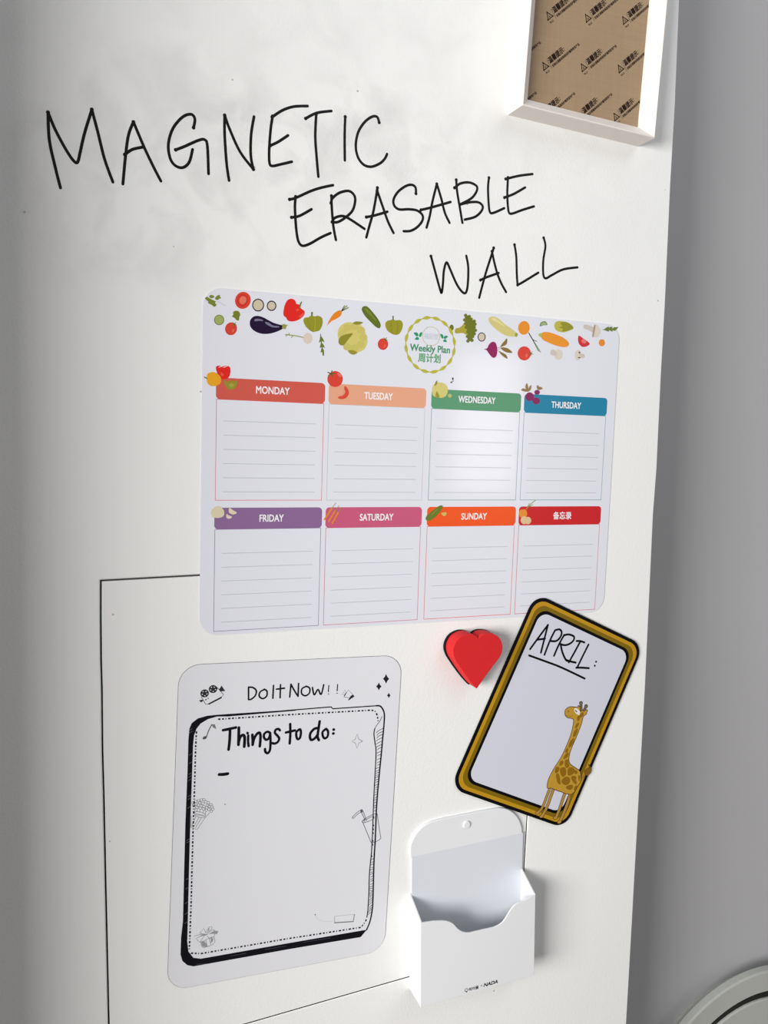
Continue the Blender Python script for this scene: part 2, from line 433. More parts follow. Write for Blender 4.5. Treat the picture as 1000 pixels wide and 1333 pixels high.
def tomato(tf, cx, cy, a, b, rot=0, calyx=None):
    g = art(); g.ell(cx, cy, a, b, REDT, 1, rot, tf=tf)
    g.ell(cx+a*0.35, cy+b*0.3, a*0.32, b*0.18, (226, 98, 80), 2, rot+1.9, tf=tf)
    if calyx:
        x, y, s = calyx
        for k in range(5):
            t = math.pi*2*k/5+0.3
            g.pen(tf([(x, y), (x+s*math.cos(t), y+s*math.sin(t))]), OD, 0.9, 3, False, taper=True)
    g.build('printed_tomato', pl)

# parsley, slices, tomato, aubergine
g = art()
for p in ([(20,180),(45,165),(75,180),(100,195),(130,210),(160,225),(150,245),(170,268),(140,295),(115,275),(90,262),(60,245),(62,225),(35,205)],
          [(75,150),(105,140),(138,155),(130,175),(100,183),(80,170)], [(150,180),(175,150),(210,140),(215,165),(232,180),(205,190),(185,205),(160,200)]): bl(g, v1, p, (120, 132, 40))
g.pen(v1([(180,225),(210,235),(280,278)]), (176, 180, 176), 0.4, 1)
g.build('printed_parsley', pl)
g = art(); bl(g, v1, [(385,365),(415,345),(460,355),(478,400),(465,430),(460,470),(430,468),(405,440),(372,420),(388,395)], (116, 126, 34)); g.build('printed_parsley', pl)
g = art(); g.ell(512, 210, 102, 112, (218, 64, 42), 1, 0.35, tf=v1); g.ell(505, 212, 72, 84, (204, 48, 36), 2, 0.3, tf=v1); g.ell(512, 208, 46, 54, (228, 116, 92), 3, 0.4, tf=v1); g.build('printed_tomato_slice', pl)
for cx, cy, a, b in ((711, 272, 78, 84), (886, 281, 63, 68)):
    g = art(); g.ell(cx, cy, a, b, AUB, 1, 0, tf=v1); g.ell(cx, cy, a-13, b-15, (204, 192, 166), 2, 0, tf=v1); g.build('printed_aubergine_slice', pl)
g = art(); g.ell(203, 465, 66, 68, (104, 124, 50), 1, 0, tf=v1); g.ell(203, 465, 56, 58, (160, 172, 96), 2, 0, tf=v1); g.build('printed_cucumber_slice', pl)
tomato(v1, 358, 580, 78, 84, 0.3, (402, 522, 34))
g = art()
bl(g, v1, [(602,500),(615,455),(655,420),(710,412),(780,432),(850,470),(920,505),(1010,530),(1060,538),(1030,580),(960,615),(880,640),(790,648),(710,632),(645,595),(610,550)], AUB)
bl(g, v1, [(662,462),(690,450),(730,452),(770,465),(768,480),(720,476),(670,482)], (120, 116, 140), 2)
bl(g, v1, [(802,492),(850,500),(900,535),(980,548),(975,562),(900,560),(850,540),(810,512)], (120, 116, 140), 2)
bl(g, v2, [(118,428),(150,420),(185,430),(200,428),(180,450),(165,485),(120,470),(128,450)], (150, 150, 70), 2)
g.build('printed_aubergine', pl)
# red pepper, green pepper, radish, carrot, herb
def pepper_red(tf):
    g = art(); bl(g, tf, [(140,260),(155,180),(190,110),(245,88),(290,110),(310,155),(345,165),(370,215),(410,245),(415,290),(380,335),(310,375),(240,385),(195,370),(175,335),(145,310)], REDP)
    bl(g, tf, [(345,200),(350,165),(372,125),(382,133),(368,170),(358,210)], (124, 110, 40), 2)
    bl(g, tf, [(345,320),(400,270),(405,300),(370,335)], (230, 80, 70), 2); g.ell(325, 235, 20, 12, (232, 84, 74), 2, -0.4, tf=tf)
    g.build('printed_pepper', pl)
pepper_red(v2)
g = art(); bl(g, v2, [(400,370),(425,335),(465,330),(500,308),(550,318),(590,310),(640,335),(652,390),(640,450),(610,500),(565,515),(520,520),(470,490),(425,440)], (146, 144, 34))
bl(g, v2, [(500,262),(526,262),(518,315),(500,315)], (108, 116, 44), 2, False)
g.pen(v2([(548,330),(555,420),(545,510)]), (166, 162, 56), 0.7, 2); g.pen(v2([(460,345),(465,420),(500,490)]), (132, 132, 30), 0.6, 2)
g.build('printed_pepper', pl)
g = art(); g.ell(458, 605, 62, 72, (214, 202, 188), 1, 0, tf=v2); g.pen(v2([(395,592),(290,570),(165,555)]), (150, 158, 92), 0.9, 1)
for a, b in (((210,562),(215,537)), ((190,560),(175,575)), ((265,570),(245,592))): g.pen(v2([a, b]), (150, 158, 92), 0.8, 1, False)
g.build('printed_radish', pl)
g = art(); bl(g, v2, [(708,440),(735,370),(780,300),(830,255),(875,240),(900,262),(885,310),(830,350),(770,380),(725,420)], (226, 132, 26))
for q in ((935,180), (965,182), (985,205)): g.pen(v2([(895,250), q]), (130, 146, 92), 1.0, 2, False)
g.build('printed_carrot', pl)
def herb(tf, stem, leaves, c, wd=0.8):
    g = art(); g.pen(tf(stem), c, wd, 1)
    for l in leaves: bl(g, tf, l, c, 1, False)
    g.build('printed_herb', pl)
herb(v2, [(625,552),(640,680),(660,825)], [[(622,560),(655,610),(678,655),(640,640),(603,662),(615,610)], [(630,650),(665,690),(682,732),(650,715),(612,730),(622,690)], [(640,710),(668,760),(670,828),(650,828),(645,780),(622,790),(632,750)]], (100, 118, 34))
# cauliflower, cucumber, pepper, tomato
g = art(); bl(g, v5, [(48,320),(60,280),(100,250),(150,250),(195,262),(225,300),(230,340),(243,370),(225,420),(190,440),(155,455),(125,440),(100,410),(60,385),(52,350)], (208, 196, 110))
for k in range(9):
    t = k*0.7; g.ell(145+70*math.cos(t), 345+72*math.sin(t), 26, 24, (200, 188, 100), 2, 0, tf=v5)
bl(g, v5, [(55,385),(60,350),(90,330),(145,320),(120,355),(85,398)], (140, 134, 36), 3); bl(g, v5, [(115,432),(150,430),(175,445),(155,458),(130,452)], (150, 144, 44), 3); bl(g, v5, [(150,250),(170,242),(212,248),(190,262),(155,260)], (138, 136, 40), 3)
g.build('printed_cauliflower', pl)
g = art(); bl(g, v5, [(205,165),(215,145),(240,145),(275,180),(310,225),(328,262),(322,285),(300,280),(262,245),(225,205)], (92, 108, 26)); bl(g, v5, [(225,165),(245,165),(300,235),(290,235)], (116, 130, 44), 2); g.build('printed_cucumber', pl)
g = art(); bl(g, v5, [(358,260),(370,240),(395,232),(410,228),(425,235),(455,234),(472,255),(468,290),(450,322),(425,330),(400,322),(370,300)], (150, 146, 34)); bl(g, v5, [(404,206),(413,206),(413,232),(405,232)], (110, 118, 44), 2, False)
g.pen(v5([(398,245),(395,290),(405,318)]), (132, 130, 28), 0.7, 2); g.pen(v5([(435,245),(440,290),(430,320)]), (132, 130, 28), 0.7, 2); g.build('printed_pepper', pl)
tomato(v5, 343, 390, 34, 38, 0, (358, 360, 18))
# broccoli, slice, marrow, beetroot
def lump(tf, p, c, g, layer=1, r=22):
    bl(g, tf, p, c, layer)
    for q in p: g.ell(q[0], q[1], r, r, c, layer, 0, 10, tf=tf)
g = art(); bl(g, v3, [(130,330),(180,315),(215,290),(250,250),(285,300),(290,400),(265,405),(225,385),(130,388)], (168, 158, 50))
lump(v3, [(262,155),(310,170),(335,205),(375,230),(385,270),(375,310),(390,350),(375,395),(355,430),(345,480),(292,490),(285,430),(290,370),(270,310),(262,260),(250,215)], (104, 112, 20), g, 2)
g.build('printed_broccoli', pl)
g = art(); g.ell(80, 315, 28, 40, (104, 112, 20), 1, 0, tf=v3); g.build('printed_broccoli', pl)
g = art(); g.ell(471, 437, 52, 60, AUB, 1, 0, tf=v3); g.ell(471, 437, 41, 49, (205, 192, 170), 2, 0, tf=v3); g.build('printed_aubergine_slice', pl)
g = art(); bl(g, v3, [(560,205),(585,175),(640,172),(700,205),(780,275),(870,335),(925,390),(920,425),(860,432),(780,415),(700,370),(620,305),(575,250)], (206, 196, 124)); bl(g, v3, [(600,195),(650,195),(760,280),(770,300),(700,265),(610,215)], (220, 212, 148), 2)
bl(g, v3, [(905,400),(918,380),(942,400),(925,435),(905,425)], (150, 152, 62), 2); g.build('printed_marrow', pl)
def beet(tf, body, lvs, stalk, nm='printed_beetroot', w=1.6):
    g = art(); bl(g, tf, body, BEET)
    for a, b in stalk: g.pen(tf([a, b]), (160, 60, 110), 0.4, 1, False)
    for l in lvs: bl(g, tf, l, (132, 106, 44), 2)
    g.build(nm, pl)
beet(v3, [(500,595),(540,585),(570,530),(610,500),(650,510),(670,560),(675,620),(665,680),(635,708),(600,695),(560,645),(535,610)],
     [[(715,565),(740,520),(775,480),(795,455),(805,480),(795,530),(755,555)], [(720,578),(760,572),(820,590),(870,635),(850,645),(790,635),(740,605)], [(690,620),(740,640),(790,670),(808,715),(790,715),(740,680)]],
     [((672,575),(720,570)), ((672,595),(725,590)), ((672,610),(700,625))])
# right-hand group
g = art(); g.ell(87, 156, 54, 64, ORG, 1, 0.1, tf=v4)
for q in ((205, 280), (240, 380), (222, 372)): g.pen(v4([(130, 200), (165, 260), q]), (112, 132, 76), 0.8, 2)
g.build('printed_carrot', pl)
tomato(v4, 90, 393, 62, 66, 0, (152, 395, 26))
g = art(); bl(g, v4, [(236,140),(240,112),(265,95),(290,98),(305,128),(270,132)], (112, 132, 74)); bl(g, v4, [(245,132),(250,115),(268,104),(287,108),(295,125),(268,128)], (160, 176, 130), 2); g.build('printed_cucumber_slice', pl)
g = art(); bl(g, v4, [(370,135),(380,105),(410,92),(470,98),(520,120),(548,158),(515,180),(460,197),(410,190),(380,170)], (186, 178, 70)); bl(g, v4, [(425,110),(480,102),(525,128),(545,158),(500,180),(440,188),(450,165),(410,150),(445,140)], (144, 142, 34), 2); g.build('printed_cabbage', pl)
g = art(); bl(g, v4, [(242,225),(262,198),(310,195),(380,215),(450,245),(498,285),(505,315),(470,335),(400,325),(320,295),(262,265)], (230, 146, 40)); bl(g, v4, [(222,215),(245,205),(255,225),(250,243),(228,232)], (176, 178, 84), 2); g.build('printed_squash', pl)
def mush(cap, stem, tf=v4):
    g = art(); bl(g, tf, stem, (202, 193, 180), 1); bl(g, tf, cap, (214, 205, 192), 2); return g
g = mush([(742,130),(770,132),(795,165),(798,200),(775,240),(735,240),(722,225)], [(642,130),(660,125),(735,150),(725,195),(690,178),(645,162)]); bl(g, v4, [(738,135),(752,140),(735,235),(722,228)], (170, 150, 128), 3); g.build('printed_mushroom', pl)
mush([(385,362),(420,358),(445,385),(440,430),(410,452),(380,440),(375,420),(398,400)], [(335,375),(350,358),(375,362),(400,400),(385,420),(335,402)]).build('printed_mushroom', pl)
g = mush([(560,400),(575,365),(600,362),(610,385),(600,405),(615,425),(595,455),(570,450)], [(595,395),(645,400),(650,430),(610,435)]); g.ell(603, 385, 9, 9, (110, 90, 76), 3, 0, tf=v4); g.ell(600, 432, 12, 7, (120, 100, 84), 3, 0, tf=v4); g.build('printed_mushroom', pl)
g = art(); bl(g, v4, [(598,228),(640,255),(698,300),(670,328),(630,332),(600,305),(590,270)], (206, 44, 46)); g.ell(645, 280, 24, 20, (222, 120, 112), 2, 0.6, tf=v4); g.build('printed_tomato_slice', pl)
g = art(); g.ell(812, 294, 29, 33, (222, 138, 44), 1, 0, tf=v4); g.build('printed_carrot_slice', pl)
herb(v4, [(822,172),(890,168),(958,150)], [[(825,175),(860,148),(880,145),(878,165)], [(830,175),(870,190),(880,190),(875,172)], [(870,165),(890,145),(912,148),(905,165)], [(870,172),(905,190),(915,188),(905,165)], [(905,165),(930,148),(958,155),(935,185),(912,178)]], (104, 122, 46))

# drawings on the day banners
b1, b2, b3, b4, b5, b6, b7 = crop(255, 470, 5.556), crop(415, 470, 5.556), crop(550, 480, 3.846), crop(255, 640, 5.556), crop(415, 640, 5.556), crop(540, 640, 3.846), crop(670, 650, 8.333)
g = art(); bl(g, b1, [(145,45),(165,33),(195,38),(225,33),(248,50),(248,90),(235,120),(205,130),(175,128),(155,90)], REDP, 3)
for x, y in ((175, 42), (190, 38), (208, 44), (222, 38)): g.pen(b1([(x-8, y+3), (x+7, y-3)]), (240, 220, 216), 0.5, 4, False)
bl(g, b1, [(180,80),(200,95),(195,110),(180,100)], (232, 84, 70), 4); g.build('printed_pepper', pl)
g = art(); bl(g, b1, [(78,130),(85,92),(115,80),(145,85),(178,115),(182,150),(165,172),(120,182),(88,165)], (232, 162, 28), 4); g.pen(b1([(80, 125), (62, 116)]), (100, 110, 40), 0.9, 4, False); g.build('printed_pepper', pl)
g = art(); bl(g, b1, [(205,140),(225,150),(250,140),(275,148),(298,142),(292,185),(265,208),(230,200),(212,175)], (150, 140, 42), 3); g.ell(258, 175, 18, 14, (170, 158, 66), 4, 0, tf=b1); g.build('printed_pepper', pl)
g = art(); g.ell(118, 130, 56, 58, REDT, 3, 0, tf=b2); g.ell(150, 100, 20, 10, (232, 110, 96), 4, 0.8, tf=b2)
for k in range(5): g.pen(b2([(90, 92), (90+28*math.cos(k*1.25+2.4), 92+22*math.sin(k*1.25+2.4))]), (90, 100, 40), 0.9, 4, False)
g.build('printed_tomato', pl)
g = art(); bl(g, b2, [(188,180),(212,205),(216,240),(195,268),(160,276),(138,262),(170,245),(182,215)], (212, 72, 50), 3); bl(g, b2, [(182,200),(192,225),(178,245),(160,255),(176,235)], (226, 150, 120), 4); g.build('printed_tomato_slice', pl)
g = art(); bl(g, b3, [(48,105),(55,82),(85,68),(115,78),(127,100),(122,130),(100,145),(65,142),(50,128)], (208, 198, 116), 3); bl(g, b3, [(65,142),(72,112),(85,142)], (158, 146, 40), 4); bl(g, b3, [(60,85),(66,65),(74,60),(72,78)], (140, 136, 44), 4); g.build('printed_cauliflower', pl)
g = art(); g.ell(137, 135, 10, 10, (176, 182, 110), 3, 0, tf=b3); g.build('printed_floret', pl)
g = art(); g.pen(b3([(152, 48), (154, 62), (142, 70)]), (90, 100, 80), 0.7, 3, False); g.ell(152, 50, 4, 6, (50, 60, 40), 3, 0, tf=b3); g.ell(144, 68, 4, 5, (90, 100, 70), 3, 0, tf=b3); g.build('printed_seedling', pl)
for cx, cy, a, b, lv in ((537, 140, 21, 22, [[(522,112),(515,90),(523,72),(530,95),(530,115)], [(518,115),(495,108),(505,98),(525,108)], [(530,112),(534,92),(545,82),(542,105)]]), (574, 118, 14, 12, [[(575,104),(572,85),(582,86),(582,102)], [(580,104),(586,90),(602,98),(588,106)]]), (569, 161, 19, 17, [])):
    g = art(); g.ell(cx, cy, a, b, (132, 22, 84), 3, 0, tf=b3)
    for l in lv: bl(g, b3, l, (146, 118, 70), 4)
    g.build('printed_beetroot', pl)
g = art(); bl(g, b4, [(110,145),(125,120),(160,103),(195,125),(206,155),(195,180),(160,190),(120,182)], (216, 204, 172), 3); g.build('printed_garlic', pl)
g = art(); bl(g, b4, [(243,118),(270,135),(297,152),(270,165),(240,150)], (222, 206, 182), 3); g.build('printed_garlic_clove', pl)
g = art(); bl(g, b4, [(222,163),(240,172),(262,182),(245,196),(222,188)], (222, 206, 182), 3); g.build('printed_garlic_clove', pl)
for a, b in (((95,120),(42,200)), ((118,140),(72,215)), ((140,152),(98,228))):
    g = art(); g.pen(b5([b, a]), (224, 132, 40), 1.6, 3, False); g.pen(b5([a, (a[0]+28, a[1]-38)]), (140, 150, 76), 0.5, 4, False); g.build('printed_carrot', pl)
g = art(); bl(g, b6, [(55,130),(65,115),(95,90),(125,70),(140,72),(135,90),(105,125),(75,145),(58,143)], (104, 118, 30), 3); g.pen(b6([(85,115),(112,88)]), (136, 148, 60), 0.7, 4, False); g.build('printed_cucumber', pl)
g = art(); bl(g, b6, [(133,108),(158,104),(155,118),(143,121)], (196, 188, 96), 3); g.build('printed_cucumber_slice', pl)
g = art(); bl(g, b7, [(50,130),(70,113),(115,110),(133,135),(132,180),(100,198),(60,190),(48,160)], (226, 140, 44), 3); g.pen(b7([(128,105),(170,55),(225,10)]), (140, 156, 80), 0.8, 4); g.pen(b7([(135,90),(160,45)]), (140, 156, 80), 0.7, 4, False); g.pen(b7([(150,80),(195,60)]), (140, 156, 80), 0.7, 4, False); g.build('printed_carrot', pl)
g = art(); g.ell(103, 226, 38, 44, (222, 186, 142), 4, 0, tf=b7); g.ell(142, 230, 38, 40, (222, 186, 142), 4, 0, tf=b7); g.build('printed_potato', pl)

# round badge
bd = crop(520, 405, 12.5)
g = art()
cxp, cyp = W(*bd([(505, 550)])[0], SH); rr = (W(*bd([(905, 560)])[0], SH)[0]-W(*bd([(98, 545)])[0], SH)[0])/2-0.0004
N = 192
def wave(ph, amp, r): return [(cxp+(r+amp*math.sin(8.0*t*1.0+ph))*math.cos(t), cyp+(r+amp*math.sin(8.0*t+ph))*math.sin(t)) for t in [2*math.pi*k/N for k in range(N)]]
g.ribbon(wave(0, 0.0009, rr), ink((206, 202, 96)), 0.0006, 1, closed=True)
g.ribbon(wave(math.pi, 0.0009, rr), ink((206, 202, 96)), 0.0006, 1, closed=True)
for k in range(16):
    t0 = math.pi/8*k; pts = []
    for sgn in (1, -1):
        ts = [t0+math.pi/8*j/8 for j in range(9)]
        if sgn < 0: ts = ts[::-1]
        for t in ts:
            r_ = rr+sgn*0.0016*abs(math.sin(8*t)); pts.append((cxp+r_*math.cos(t), cyp+r_*math.sin(t)))
    g.fill(pts[:9]+pts[10:17], ink((182, 178, 52)), 2)
g.build('badge_ring', pl, 'olive yellow ring of small lozenges')
g = art(); c2 = W(*bd([(518, 410)])[0], SH); r2 = 0.0087
g.ribbon([(c2[0]+(r2+0.0002*math.sin(16*t))*math.cos(t), c2[1]+(r2+0.0002*math.sin(16*t))*math.sin(t)) for t in [2*math.pi*k/64 for k in range(64)]], ink((188, 182, 120)), 0.0005, 1, closed=True)
g.text('福記堂', 0.0056, c2[0], c2[1], ink((196, 202, 208)), -0.0, 0.01, 2, width=0.0145)
g.build('badge_emblem', pl)
for lv in ([(235,355),(265,345),(300,360),(310,400),(280,410),(255,390)], [(370,342),(368,380),(350,415),(325,418),(322,385),(340,350)], [(270,430),(290,418),(318,440),(315,465),(285,468),(250,460)],
           [(665,372),(700,380),(718,410),(712,445),(690,440),(672,410)], [(795,412),(760,400),(730,410),(722,445),(750,450),(775,430)], [(730,462),(755,460),(772,500),(740,503),(710,490)]):
    g = art(); bl(g, bd, lv, (34, 146, 98), 1); g.build('badge_leaf', pl)
p = W(*bd([(500, 635)])[0], SH); g = art(); g.text('Weekly Plan', 0.0088, p[0], p[1]+.0004, ink((50, 140, 98)), 0.0, 0.028, 2, width=0.0405); g.build('badge_title', pl)
p = W(*bd([(490, 765)])[0], SH); g = art(); g.text('周计划', 0.0086, p[0], p[1], ink((84, 158, 104)), 0.0, 0.03, 2, width=0.0225); g.build('badge_title', pl)

# ------------------------------------------------------------------ to-do sheet (A4)
TH = 0.0006
td = thing('todo_sheet', (0.0834, -0.1758, 0), 'white rounded to-do sheet with black doodle frame, headed Things to do', 'sheet')
g = G(); g.prism(rrect(0.0834, -0.1758, 0.2090, 0.2970, 0.0187, math.radians(-1.55)), 0.00003, 0.00042, ink((70, 70, 74), 0.6)); g.build('magnetic_backing', td, 'dark thin backing')
g = G(); g.prism(rrect(0.0834, -0.1758, 0.2085, 0.2965, 0.0185, math.radians(-1.55)), 0.00042, TH, surf('todo_sheet_card', (223, 223, 228), (226, 226, 230), 4, 0.32, 0.3, 300, 0.0001))
g.build('sheet', td)
K1, K2 = (20, 20, 26), (60, 60, 64)
def tart(): return G(TH)
outer_b = [(385,923.6),(283,930.4),(269.4,931.8),(257.5,935.2),(249.5,941.5),(246.5,948.8),(245.2,965),(244.2,1000),(241.4,1071),(239.8,1130),(238.2,1198.8),(235.8,1219.6),(235,1242),(237.4,1250.8),(243.8,1256.4),(251.8,1258),(375,1235.8),(469.4,1219.9),(477.4,1210.6)]
inner_b = [(477.4,1210.2),(464.6,1212.4),(375,1227.8),(261.4,1248),(251.8,1246.8),(245.4,1238.8),(243.8,1226),(244.6,1198.8),(246.2,1130),(247.8,1071),(250.4,1000),(251.4,970),(252.7,957.3),(255.8,948.8),(261,942),(271,936),(283,932.7),(296.6,932.7),(385,925.2)]
g = tart(); g.blob(outer_b+inner_b, K1, 1, False); g.build('frame_shadow_band', td, 'thick black shadow band of the doodle frame')
g = tart()
g.pen([(296,932),(375,924.8),(431,920.2)], K1, 1.1, 1, False); g.pen([(431,920.2),(433.4,922.6),(491.8,918.6)], K1, 1.1, 1, False)
g.pen([(490,918.7),(494.5,919),(498,922.5),(500.4,929.6),(500,942.4),(498.2,961.6),(496.6,980),(493.8,1008),(491.4,1035),(490.0,1056),(488.6,1092),(487.2,1116),(486.5,1135),(485.6,1170),(484.4,1186),(481.4,1200.4),(477.2,1210.4)], K1, 1.5, 1)
g.build('frame_line', td)
g = tart()
lft = [(488.0,948.5),(486.9,955.2),(488.2,966.4),(489.6,977.6),(488.8,1000),(487.2,1028),(486.2,1052),(485.4,1076),(483.8,1108),(482.2,1124),(480.9,1140),(480.3,1162),(479,1184.4),(477.7,1194)]
g.pen(lft, K1, 1.1, 1); g.pen([(497.4,932.8),(494.5,939),(490.5,944),(488.0,948.5)], K1, 0.6, 1, False)
g.build('frame_line', td)
def xat(line, y):
    for a, b in zip(line, line[1:]):
        if a[1] <= y <= b[1]: return a[0]+(b[0]-a[0])*(y-a[1])/(b[1]-a[1])
    return line[-1][0]
rgt = [(500,942.4),(498.2,961.6),(496.6,980),(493.8,1008),(491.4,1035),(490.0,1056),(488.6,1092),(487.2,1116),(486.5,1135),(485.6,1170),(484.4,1186)]
g = tart(); y = 951
while y < 1190:
    xr, xl = xat(rgt, y), xat(lft, min(y+3, 1193)); wdt = xr-xl
    if 1056 < y < 1118:
        if random.random() < 0.35: g.pen([(xl+0.3, y), (xl+1.4, y+1.6)], K1, 0.9, 1.5, False)
        y += 5; continue
    f0 = random.uniform(0.15, 0.4)
    slope = 6.5*max(0.25, (1000-y)/56) if y < 1000 else (random.uniform(0.6, 2.2) if y < 1160 else 4)
    g.pen([(xr-0.3, y-slope/2), (xr-wdt*0.5, y), (xl+wdt*f0, y+slope/2)], K1, 0.55, 1.5)
    y += random.uniform(3.4, 5.2) if y < 1000 else random.uniform(2.4, 4.2)
g.build('frame_hatching', td)
# light nicks on the black band
for x0, y0 in ((246,950),(246.5,953),(246.3,982),(246,993),(245.8,1007),(246,1010.5),(245.5,1015),(244.6,1036),(244.8,1039.5),(244.2,1051),(243,1093),(243,1096),(242,1144),(241.8,1156),(240.8,1175),(240.5,1189),(240.4,1201)):
    g = tart(); g.pen([(x0, y0+1.2), (x0+4.2, y0-1.4)], (118, 120, 130), 0.3, 2, False); g.build('frame_nick', td)
for x0, x1, y0, y1 in ((300,320,1244.5,1241),(345,372,1236,1231.5),(395,430,1226.5,1221),(256,268,1255,1254.5)):
    g = tart(); g.pen([(x0, y0), (x1, y1)], (70, 74, 84), 0.4, 2, False); g.build('frame_nick', td)
# dashed inner line
def dashed(path, name='dashed_line', pat=(3.1, 2.0, 2.5, 2.0, 1.2, 2.2), wd=1.45):
    g = tart(); i = 0; left = pat[0]; on = True; cur = [path[0]]
    for a, b in zip(path, path[1:]):
        L_ = math.dist(a, b); t = 0
        while L_-t > left:
            t += left; q = (a[0]+(b[0]-a[0])*t/L_, a[1]+(b[1]-a[1])*t/L_)
            if on: cur.append(q); pts = WP(cur, TH); g.fill(flatdash(pts, wd/1000), K1, 1)
            i += 1; on = not on; left = pat[i % len(pat)]; cur = [q]
        left -= (L_-t)
        if on: cur.append(b)
    g.build(name, td)
def flatdash(p, wd):
    a, b = p[0], p[-1]; l = math.dist(a, b) or 1e-6; nx, ny = -(b[1]-a[1])/l*wd/2, (b[0]-a[0])/l*wd/2
    return [(a[0]+nx, a[1]+ny), (a[0]-nx, a[1]-ny), (b[0]-nx, b[1]-ny), (b[0]+nx, b[1]+ny)]
dashed([(284,936.3),(375,930.4),(484,924.4),(488.5,925.8),(491,930.5),(492.2,937),(492.5,942)])
dashed([(255.8,952),(254.6,975),(254,1000),(252.8,1040),(251.3,1083),(250.0,1130),(248.8,1176),(247.2,1220),(246.3,1239)])
dashed([(248.5,1240.8),(262,1241.3),(310,1233),(375,1221.8),(470,1207.2),(476,1199.5),(478,1193)])
# lettering
t1, t2, t3 = crop(280, 925, 10), crop(360, 925, 10), crop(310, 875, 6.25)
def word(name, tf, strokes, wd, lab=None):
    g = tart(); wd *= 1.22
    for k, st in enumerate(strokes): g.pen(tf(st), K1, wd, 1+k*0.3)
    g.build(name, td, lab)
word('heading_letter', t1, [[(105,255),(180,240),(272,220)], [(195,245),(190,380),(176,508)]], 2.1)
word('heading_letter', t1, [[(310,222),(308,330),(305,445)], [(305,420),(325,350),(360,318),(385,350),(380,470)]], 2.2)
word('heading_letter', t1, [[(432,325),(430,400),(437,462)], [(421,290),(425,297)]], 1.9)
word('heading_letter', t1, [[(485,315),(490,380),(490,445)], [(490,440),(510,360),(550,300),(580,290),(592,340),(583,465)]], 2.1)
word('heading_letter', t1, [[(715,290),(680,275),(640,305),(638,350),(665,380),(700,360),(718,300)], [(718,290),(722,400),(715,510),(685,555),(655,535),(650,500)]], 1.9)
word('heading_letter', t1, [[(845,258),(825,240),(790,250),(780,290),(810,325),(835,365),(815,410),(775,430),(748,422)]], 1.9)
word('heading_letter', t2, [[(178,175),(180,300),(172,428)], [(122,285),(180,272),(240,258)]], 2.0)
word('heading_letter', t2, [[(300,245),(262,275),(258,330),(275,372),(305,355),(318,295),(312,250),(296,244)]], 1.9)
word('heading_letter', t2, [[(540,225),(490,240),(445,290),(435,345),(455,382),(500,360),(530,320)], [(562,140),(545,250),(535,340),(552,385)]], 2.1)
word('heading_letter', t2, [[(640,240),(600,280),(605,335),(630,362),(665,335),(672,275),(650,240),(638,240)]], 1.9)
word('heading_colon', t2, [[(743,246),(747,248)], [(738,297),(742,299)]], 2.2)
NW = [[[(85,122),(85,222)], [(85,122),(120,125),(148,150),(140,190),(110,218),(88,224)]], [[(215,140),(180,160),(172,195),(200,215),(232,195),(235,155),(212,138)]], [[(288,108),(283,212)]], [[(345,102),(342,208)], [(312,138),(378,130)]],
      [[(430,98),(420,202)], [(430,98),(458,150),(488,196)], [(488,196),(492,92)]], [[(555,115),(520,135),(518,175),(548,192),(580,170),(582,130),(553,114)]], [[(605,125),(620,185),(650,140),(675,182),(697,102)]], [[(738,108),(735,158)], [(735,176),(736,177)]], [[(810,100),(806,152)], [(805,170),(806,171)]]]
for k, st in enumerate(NW): word('title_letter', t3, st, 1.25 if k < 7 else 0.85)
# written dash and speck
g = tart(); g.pen([(285.5,1008.2),(291,1008.0),(296.5,1007.2)], K1, 2.9, 1); g.build('written_dash', td)
g = tart(); g.disc(W(293, 1047, TH), 0.0006, (120, 122, 122), 1); g.build('ink_speck', td)
# film camera doodle
cm = crop(250, 880, 16.667)
g = tart()
for cx, cy in ((274, 377), (456, 283)):
    g.ell(cx, cy, 94, 86, (44, 44, 48), 1, -0.3, tf=cm)
    for k in range(5):
        t = 2*math.pi*k/5+1.5; g.ell(cx+54*math.cos(t), cy+50*math.sin(t), 15, 13, (205, 205, 208), 2, 0, 10, tf=cm)
g.pen(cm([(200,450),(295,610),(340,608)]), K2, 0.5, 1, False); g.pen(cm([(545,248),(685,405),(650,445)]), K2, 0.5, 1, False)
g.blob(cm([(335,605),(640,445),(648,480),(370,622)]), (38, 38, 42), 1, False); g.blob(cm([(590,290),(640,210),(722,325),(625,335)]), (50, 50, 56), 1, False)
g.blob(cm([(155,525),(228,512),(240,540),(198,572),(180,560)]), (44, 44, 48), 1, False); g.blob(cm([(280,512),(315,492),(318,520),(295,530)]), (44, 44, 48), 1, False); g.blob(cm([(330,478),(350,468),(368,488),(348,500)]), (44, 44, 48), 1, False)
g.build('printed_film_camera', td)
# music note
mn = crop(215, 840, 5.882)
g = tart(); g.ell(303, 708, 17, 11, (80, 80, 84), 1, -0.5, tf=mn); g.pen(mn([(315,705),(335,650),(358,606)]), (80, 80, 84), 0.9, 1); g.blob(mn([(358,606),(380,604),(392,640),(372,632),(362,622)]), (120, 120, 124), 1, False); g.build('printed_music_note', td)
